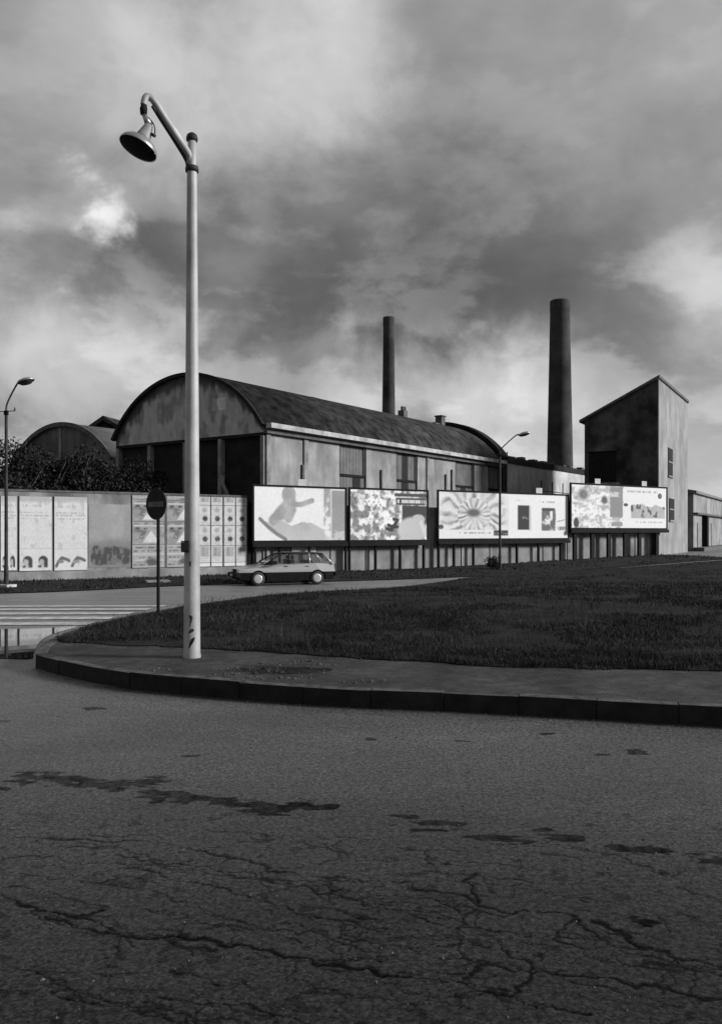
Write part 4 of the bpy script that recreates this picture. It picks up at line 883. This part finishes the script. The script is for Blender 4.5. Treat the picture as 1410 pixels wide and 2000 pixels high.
MB().tube(a1, [0.050 - 0.012 * i / (len(a1) - 1) for i in range(len(a1))], 12).build('arm', M_pole, lp)
a2 = smooth_line([P(366, 331, 0.0), P(364, 314, 0.04), P(344, 280, 0.3), P(314, 233, 0.72), P(298, 207, 0.95)], 6)
MB().tube(a2, 0.020, 8).build('brace', M_dpole, lp)
head = MB(); hc = Vector(P(282, 205, 1.06)); bell_c = Vector(P(270, 290, 1.12))
ax = Vector((0.36, 0.17, 0.92)).normalized(); Q = ax.to_track_quat('Z', 'Y').to_matrix().to_4x4()
MT = Matrix.Translation(bell_c) @ Q @ Matrix.Scale(0.92, 4)
MB().tube([hc, Vector(P(281, 213, 1.07)), Vector(P(281, 223, 1.08))], [0.034, 0.046, 0.04], 12).build('joint', M_black, lp)
tip = MT @ Vector((0, 0, 0.36))
MB().tube([Vector(P(281, 222, 1.08)), (Vector(P(281, 222, 1.08)) + tip) / 2 + Vector((0.0, 0, 0.0)), tip], [0.026, 0.036, 0.05], 12).build('neck', M_galv, lp)
MB().lathe([(0.04, 0.37), (0.055, 0.35), (0.075, 0.26), (0.098, 0.17), (0.108, 0.135), (0.09, 0.13)], 28, MT).build('ballast_housing', mat('housing_grey', 0.16, 0.24, 6, 0.5), lp)
bell = MB().lathe([(0.09, 0.132), (0.14, 0.122), (0.19, 0.10), (0.23, 0.06), (0.247, 0.025), (0.252, 0.0), (0.249, -0.004), (0.242, 0.0), (0.22, 0.055), (0.18, 0.09), (0.11, 0.115), (0.0, 0.12)], 40, MT).build('reflector', M_galv, lp)
MB().lathe([(0.241, 0.006), (0.19, -0.012), (0.10, -0.024), (0.0, -0.028)], 40, MT).build('lens', M_black, lp)
MB().tube(smooth_line([P(286, 226, 1.08), P(299, 240, 1.06), P(303, 252, 1.05), P(302, 262, 1.06), P(296, 264, 1.08)], 5), 0.008, 6).build('cable', M_dpole, lp)
MB().tube([P(296, 262, 1.07), P(304, 266, 1.07)], 0.02, 8).build('latch', M_dpole, lp)
# strap box and peeled stickers near the foot
zb_ = lz(1068)
pbox('junction_box', M_dpole, lp, -0.115, -0.015, -0.118, -0.085, zb_ - 0.05, zb_ + 0.06)
for q in (zb_ - 0.065, zb_ + 0.062): pbox('box_lug', M_black, lp, -0.112, -0.02, -0.116, -0.08, q, q + 0.014)
def patch(name, m, az0, az1, pts):
    mb = MB(); v = []; f = []
    for (z, a0, a1) in pts:
        for k in range(5):
            a = math.radians(a0 + (a1 - a0) * k / 4); v.append((0.1065 * math.cos(a), 0.1065 * math.sin(a), z))
    f = [(i * 5 + k, i * 5 + k + 1, (i + 1) * 5 + k + 1, (i + 1) * 5 + k) for i in range(len(pts) - 1) for k in range(4)]
    mb.add(v, f, True).build(name, m, lp)
patch('torn_sticker', M_black, 0, 0, [(lz(1264), 258, 264), (lz(1259), 262, 275), (lz(1252), 268, 292), (lz(1246), 280, 300), (lz(1243), 292, 302)])
patch('torn_sticker', M_dpole, 0, 0, [(lz(1236), 255, 260), (lz(1232), 262, 290), (lz(1229), 268, 296), (lz(1226), 276, 290)])
patch('torn_sticker', M_dpole, 0, 0, [(lz(1222), 262, 268), (lz(1215), 268, 277), (lz(1208), 270, 284), (lz(1203), 264, 286), (lz(1200), 262, 274)])
patch('torn_sticker', M_dpole, 0, 0, [(lz(1106), 266, 272), (lz(1100), 262, 276), (lz(1096), 266, 274)])

# ------------------------------------------------------------------ thin street lamps
def thin_lamp(label, x, y, hgt, ax_dir, reach, group, base_block):
    z = float(base(x, y)); r = thing('thin_street_lamp', label, 'street lamp', (x, y, z), math.atan2(ax_dir[1], ax_dir[0]), group)
    top = hgt - 1.15
    MB().lathe([(0.085, -0.1), (0.085, 0.9), (0.07, 1.0), (0.055, top)], 14).build('pole', M_dpole, r)
    arm = smooth_line([(0, 0, top - 0.05), (0.02, 0, top + 0.25), (reach * 0.35, 0, top + 0.62), (reach * 0.8, 0, hgt - 0.12), (reach, 0, hgt - 0.02)], 5)
    MB().tube(arm, 0.032, 8).build('arm', M_dpole, r)
    MB().lathe([(0.056, top - 0.12), (0.09, top - 0.12), (0.09, top + 0.04), (0.04, top + 0.06)], 12).build('collar', M_black, r)
    MB().tube([(-0.42, 0, top + 0.02), (0.42, 0, top + 0.02)], 0.018, 6).build('crossarm', M_dpole, r)
    for q in (-0.4, 0.4): MB().lathe([(0.0, top + .16), (0.03, top + .14), (0.035, top + 0.06), (0.02, top + .02)], 8, Matrix.Translation((q, 0, 0))).build('insulator', M_trim, r)
    T = Matrix.Translation((reach + 0.28, 0, hgt)) @ Matrix.Rotation(math.radians(-14), 4, 'Y')
    h = MB().lathe([(0.0, 0.10), (0.12, 0.085), (0.24, 0.03), (0.27, -0.03), (0.25, -0.05)], 16, T @ Matrix.Scale(1.35, 4, (1, 0, 0))).build('lantern_hood', M_galv, r)
    MB().lathe([(0.24, -0.035), (0.17, -0.12), (0.0, -0.15)], 16, T @ Matrix.Scale(1.35, 4, (1, 0, 0))).build('lantern_bowl', M_dpole, r)
    if base_block: pbox('footing', M_white, r, -0.28, 0.3, -0.3, 0.22, -0.1, 0.24)
dL = 31.5; thin_lamp('thin dark street lamp with a short curved arm, pale footing before text posters', (13 - CX) / F * dL, dL, zpix(746, dL) - float(base(-13.6, dL)), (0.95, -0.3), 0.62, None, True)
dR = 46.0; thin_lamp('thin dark street lamp standing before the starburst flower billboard', (976 - CX) / F * dR, dR, zpix(848, dR) - float(base(7.8, dR)), (0.97, -0.2), 1.05, None, False)

# ------------------------------------------------------------------ no-entry sign
SX, SY = -3.88, 15.7; SZ = float(lawn_z(np.array([SX]), np.array([SY]))[0])
SROT = math.radians(-37)
sg = thing('no_entry_sign', 'dark round no-entry sign with pale bar on a thin dark post', 'sign', (SX, SY, SZ), SROT)
ds = zpix(985, SY) - SZ
MB().lathe([(0.032, -0.15), (0.032, ds + 0.30), (0.0, ds + 0.31)], 12).build('post', M_black, sg)
T = Matrix.Translation((0, -0.05, ds)) @ Matrix.Rotation(math.radians(90), 4, 'X')
MB().lathe([(0.0, -0.006), (0.295, -0.006), (0.30, 0.0), (0.295, 0.006), (0.0, 0.006)], 40, T, False).build('disc', M_sign, sg)
pbox('bar', M_signbar, sg, -0.225, 0.225, -0.0595, -0.0575, ds - 0.05, ds + 0.05)
for q in (-0.14, 0.14): pbox('clamp', M_galv, sg, -0.05, 0.05, -0.043, 0.036, ds + q - 0.02, ds + q + 0.02)

# ------------------------------------------------------------------ station wagon
cx_, cy_ = (553 - CX) / F * 35.6, 35.6
cz_ = float(base(cx_, cy_))
ca = math.radians(180 + 21)
car = thing('station_wagon', 'silver station wagon with dark lower flanks and pale hubcaps on the road', 'car', (cx_, cy_, cz_), ca)
WB, RW, HWd = 1.30, 0.30, 0.83
def wheel_arch(xc, r, zc, n=10): return [(xc + r * math.cos(a), zc + r * math.sin(a)) for a in np.linspace(math.pi, 0, n)]
zsp = 0.56   # split between dark lower flank and silver upper body
low = [(-2.05, 0.24), (-WB - 0.36, 0.22)] + wheel_arch(-WB, 0.35, 0.30) + [(-WB + 0.36, 0.2), (WB - 0.36, 0.2)] + wheel_arch(WB, 0.35, 0.30) + [(WB + 0.36, 0.22), (2.08, 0.26), (2.14, 0.40), (2.12, zsp), (-2.12, zsp), (-2.12, 0.4)]
def car_prism(poly, name, m, hw_fn, parent, bevel=0.02):
    n = len(poly); v = [(x, -hw_fn(x, z), z) for x, z in poly] + [(x, hw_fn(x, z), z) for x, z in poly]
    return MB().add(v, [tuple(range(n))[::-1], tuple(range(n, 2 * n))] + [(i, (i + 1) % n, n + (i + 1) % n, n + i) for i in range(n)]).build(name, m, parent, bevel)
hwf = lambda x, z: HWd * (1 - 0.10 * max(0, (abs(x) - 1.5) / 0.65) ** 2) - 0.10 * max(0, 0.45 - z) * 0.6 - 0.09 * max(0, z - 0.62)
# wheel arches rise above the split: keep arcs below by joining upper body over them
up = [(-2.12, zsp + 0.004), (-WB - 0.24, zsp + 0.004)] + [(-WB + 0.355 * math.cos(a), 0.30 + 0.355 * math.sin(a)) for a in np.linspace(math.radians(132), math.radians(48), 7)] + [(-WB + 0.24, zsp + 0.004), (WB - 0.24, zsp + 0.004)] + [(WB + 0.355 * math.cos(a), 0.30 + 0.355 * math.sin(a)) for a in np.linspace(math.radians(132), math.radians(48), 7)] + [(WB + 0.24, zsp + 0.004), (2.12, zsp + 0.004), (2.10, 0.70), (1.6, 0.80), (0.95, 0.88), (0.4, 0.90), (-1.2, 0.93), (-2.05, 0.94), (-2.13, 0.85)]
low = [(-2.05, 0.24), (-WB - 0.36, 0.22)] + [(-WB + 0.355 * math.cos(a), 0.30 + 0.355 * math.sin(a)) for a in np.linspace(math.radians(190), math.radians(133), 6)] + [(-WB - 0.245, zsp), (-WB - 0.2451, zsp)][:1]
lowA = [(-2.05, 0.24), (-WB - 0.36, 0.22), (-WB - 0.355, 0.30), (-WB - 0.33, 0.42), (-WB - 0.25, zsp), (-2.12, zsp), (-2.12, 0.4)]
lowB = [(-WB + 0.36, 0.20), (WB - 0.36, 0.20), (WB - 0.355, 0.30), (WB - 0.33, 0.42), (WB - 0.25, zsp), (-WB + 0.25, zsp), (-WB + 0.33, 0.42), (-WB + 0.355, 0.30)]
lowC = [(WB + 0.36, 0.22), (2.08, 0.26), (2.14, 0.40), (2.12, zsp), (WB + 0.25, zsp), (WB + 0.33, 0.42), (WB + 0.355, 0.30)]
car_prism(up, 'body', M_car, hwf, car)
for pl in (lowA, lowB, lowC): car_prism(pl, 'lower_flank', M_carlow, hwf, car)
pbox('underbody', M_black, car, -1.95, 1.95, -0.62, 0.62, 0.22, 0.55)
# greenhouse
bz, rz_ = 0.90, 1.385
def gh(x, y, k): return (x, y, k)
roof = MB(); rx = [0.22, 0.0, -0.8, -1.35, -1.62]; rzv = [1.36, 1.39, 1.405, 1.385, 1.35]; v = []
for x, z in zip(rx, rzv):
    for y, dz in ((-0.60, -0.03), (-0.5, 0.0), (0, 0.015), (0.5, 0.0), (0.60, -0.03)): v.append((x, y, z + dz))
k5 = len(rx)
roof.add(v, [(i * 5 + j, i * 5 + j + 1, (i + 1) * 5 + j + 1, (i + 1) * 5 + j) for i in range(k5 - 1) for j in range(4)], True)
ro = roof.build('roof', mat('car_roof_dark', 0.02, 0.03, 5, 0.6, spec=0.3), car); so = ro.modifiers.new('solid', 'SOLIDIFY'); so.thickness = 0.035
for s_ in (-1, 1):
    for (xb, xt, w) in ((1.02, 0.24, 0.035), (-0.02, -0.10, 0.04), (-0.98, -0.98, 0.05), (-2.02, -1.60, 0.05)):
        MB().tube([(xb, s_ * 0.775, bz - 0.02), (xt, s_ * 0.605, 1.345)], w * 0.8, 6).build('pillar', M_car if w > 0.045 else M_black, car)
    for (xa, xb, xa2, xb2) in ((0.90, 0.04, 0.22, -0.06), (-0.10, -0.92, -0.14, -0.94), (-1.06, -1.94, -1.03, -1.55)):
        MB().add([(xa, s_ * 0.765, bz), (xb, s_ * 0.765, bz), (xb2, s_ * 0.607, 1.335), (xa2, s_ * 0.607, 1.335)], [(0, 1, 2, 3)]).build('side_window', M_glass, car)
    MB().tube([(0.2, s_ * 0.612, 1.348), (-1.6, s_ * 0.612, 1.345)], 0.016, 6).build('rain_gutter', M_black, car)
    pbox('mirror', M_black, car, 0.52, 0.80, s_ * 0.80 if s_ > 0 else -0.99, 0.99 if s_ > 0 else -0.80, 0.90, 1.05, bevel=0.02)
    for x in (0.02, -0.92): pbox('door_handle', M_black, car, x, x + 0.16, s_ * hwf(0, 0.8) - 0.012, s_ * hwf(0, 0.8) + 0.012, 0.79, 0.82)
    pbox('headlight', M_lamp, car, 2.085, 2.125, s_ * 0.56 - 0.16, s_ * 0.56 + 0.16, 0.57, 0.69)
    pbox('tail_light', M_trim, car, -2.15, -2.105, s_ * 0.66 - 0.09, s_ * 0.66 + 0.09, 0.62, 0.90)
MB().add([(0.98, -0.72, 0.90), (0.98, 0.72, 0.90), (0.26, 0.56, 1.345), (0.26, -0.56, 1.345)], [(0, 1, 2, 3)]).build('windscreen', M_glass, car)
MB().add([(-2.05, -0.70, 0.95), (-2.05, 0.70, 0.95), (-1.64, 0.56, 1.33), (-1.64, -0.56, 1.33)], [(0, 1, 2, 3)]).build('rear_window', M_glass, car)
pbox('front_bumper', M_black, car, 2.05, 2.26, -0.80, 0.80, 0.36, 0.545, bevel=0.03); pbox('rear_bumper', M_black, car, -2.24, -2.10, -0.80, 0.80, 0.38, 0.54, bevel=0.03)
pbox('grille', M_black, car, 2.09, 2.13, -0.38, 0.38, 0.57, 0.69); pbox('number_plate', M_white, car, 2.262, 2.27, -0.22, 0.22, 0.41, 0.50)
pbox('dashboard', M_seat, car, 0.45, 0.9, -0.68, 0.68, 0.75, 0.97)
for y in (-0.36, 0.36):
    s = pbox('front_seat', M_seat, car, -0.35, -0.15, y - 0.24, y + 0.24, 0.5, 1.08, bevel=0.04); pbox('headrest', M_seat, s, -0.36, -0.24, y - 0.13, y + 0.13, 1.10, 1.25, bevel=0.03)
pbox('rear_seat', M_seat, car, -1.15, -0.95, -0.62, 0.62, 0.5, 1.05, bevel=0.04)
MB().lathe([(0.17, -0.01), (0.19, 0.0), (0.17, 0.01), (0.15, 0), (0.17, -0.01)], 16, Matrix.Translation((0.40, -0.36, 0.98)) @ Matrix.Rotation(math.radians(-65), 4, 'Y')).build('steering_wheel', M_black, car)
tm = MB().lathe([(0.19, -0.09), (0.29, -0.085), (0.30, -0.06), (0.30, 0.06), (0.29, 0.085), (0.19, 0.09)], 28).mesh('tyre', M_tyre)
hm = MB().lathe([(0.0, 0.098), (0.06, 0.10), (0.15, 0.092), (0.195, 0.086), (0.20, 0.06)], 24).mesh('hubcap', M_hub)
for x in (-WB, WB):
    for s_ in (-1, 1):
        w = thing('wheel', None, None); w.parent = car; w.location = (x, s_ * 0.72, 0.30); w.rotation_euler = (math.radians(-90 * s_), 0, 0)
        link('tyre', tm, w); link('hubcap', hm, w)

# ------------------------------------------------------------------ bushes behind the wall
def bush(label, x, y, z0, h, rx_, rz2, n, seed, name='bush', group=None, trunk=True, leaf=0.10):
    r = np.random.default_rng(seed); root = thing(name, label, 'bush', (x, y, z0), 0, group)
    if trunk:
        mb = MB().tube([(0, 0, -0.1), (0.05, 0, h * 0.3), (-0.05, 0.05, h * 0.6)], [0.10, 0.08, 0.04], 8)
        for k in range(6):
            a = r.uniform(0, 6.28); mb.tube([(0, 0, h * r.uniform(0.15, 0.45)), (rx_ * 0.4 * math.cos(a), rx_ * 0.4 * math.sin(a), h * 0.65), (rx_ * 0.7 * math.cos(a), rx_ * 0.7 * math.sin(a), h * r.uniform(0.75, 0.95))], [0.05, 0.03, 0.012], 6)
        mb.build('trunk', M_bark, root)
    cs = []; k = 26
    for i in range(k):
        a = r.uniform(0, 2 * np.pi); q = r.uniform(0.0, 1.0) ** 0.6; zc = r.uniform(0.2, 0.95)
        cs.append((rx_ * q * math.cos(a) * (1.1 - 0.5 * zc), rx_ * q * math.sin(a) * (1.1 - 0.5 * zc), h * zc, r.uniform(0.3, 0.62) * rz2))
    cs = np.array(cs); ci = r.integers(0, k, n); dv = r.normal(size=(n, 3)); dv /= np.linalg.norm(dv, axis=1)[:, None]
    C = cs[ci, :3] + dv * cs[ci, 3:4] * r.uniform(0.45, 1.1, (n, 1)) * np.array([1, 1, 0.8])
    a_ = r.normal(size=(n, 3)); a_ /= np.linalg.norm(a_, axis=1)[:, None]; b_ = np.cross(a_, r.normal(size=(n, 3))); b_ /= np.linalg.norm(b_, axis=1)[:, None]
    s_ = leaf * r.uniform(0.5, 1.3, (n, 1)); V = np.stack([C - a_ * s_, C - b_ * s_ * 0.5, C + a_ * s_, C + b_ * s_ * 0.5], 1).reshape(-1, 3)
    T = np.arange(n)[:, None] * 4 + np.array([0, 1, 2, 3]); shd = np.repeat(r.uniform(0.45, 1.5, n), 4)
    link('crown', tri_mesh('crown', V, T, M_leaf, shd, 'shade'), root)
bl = [(15, 41.0, 6.6, 2.6), (70, 42.5, 6.7, 2.6), (128, 43.5, 6.6, 2.6), (185, 44.0, 6.2, 2.4), (238, 44.8, 6.0, 2.2), (285, 46.0, 5.6, 1.8)]
lbs = ['tallest dark bush behind the wall, beside the thin street lamp', 'dark bush behind the wall, in front of the small vaulted gable', 'dark leafy bush under the crown of the small vaulted gable', 'dark bush under the right slope of the small vaulted shed', 'lower dark bush in front of the gap between the sheds', 'lowest dark bush at the left column of the big gable']
lbs[3] = 'dark bush where the small vaulted shed meets the pitched roof'; lbs[5] = 'lowest dark bush, growing before the boarded bays of the big gable'
for i, ((pxl, d, h, r_), lb) in enumerate(zip(bl, lbs)): bush(lb, (pxl - CX) / F * d, d, -0.4, h, r_, 2.0, 9000, 200 + i, group='bushes behind the poster wall')
bush('low weed clump at the foot of the thin lamp near the flower billboard', (962 - CX) / F * 46.5, 46.5, float(base(7.5, 46.5)) + 0.05, 0.7, 0.5, 0.5, 900, 400, 'weed_clump', None, False, 0.06)
# pale slab lying on the verge
slx = (308 - CX) / F * 35.5; sl = MB().box(-0.5, 0.5, -0.35, 0.35, -0.05, 0.07).build('concrete_slab', M_panel, None, 0.02)
sl.location = (slx, 35.5, float(verge_z(np.array([slx]), np.array([35.5]))[0])); sl.rotation_euler = (0, 0, 0.4)
tag(sl, 'flat pale concrete slab lying on the dark verge', 'slab')
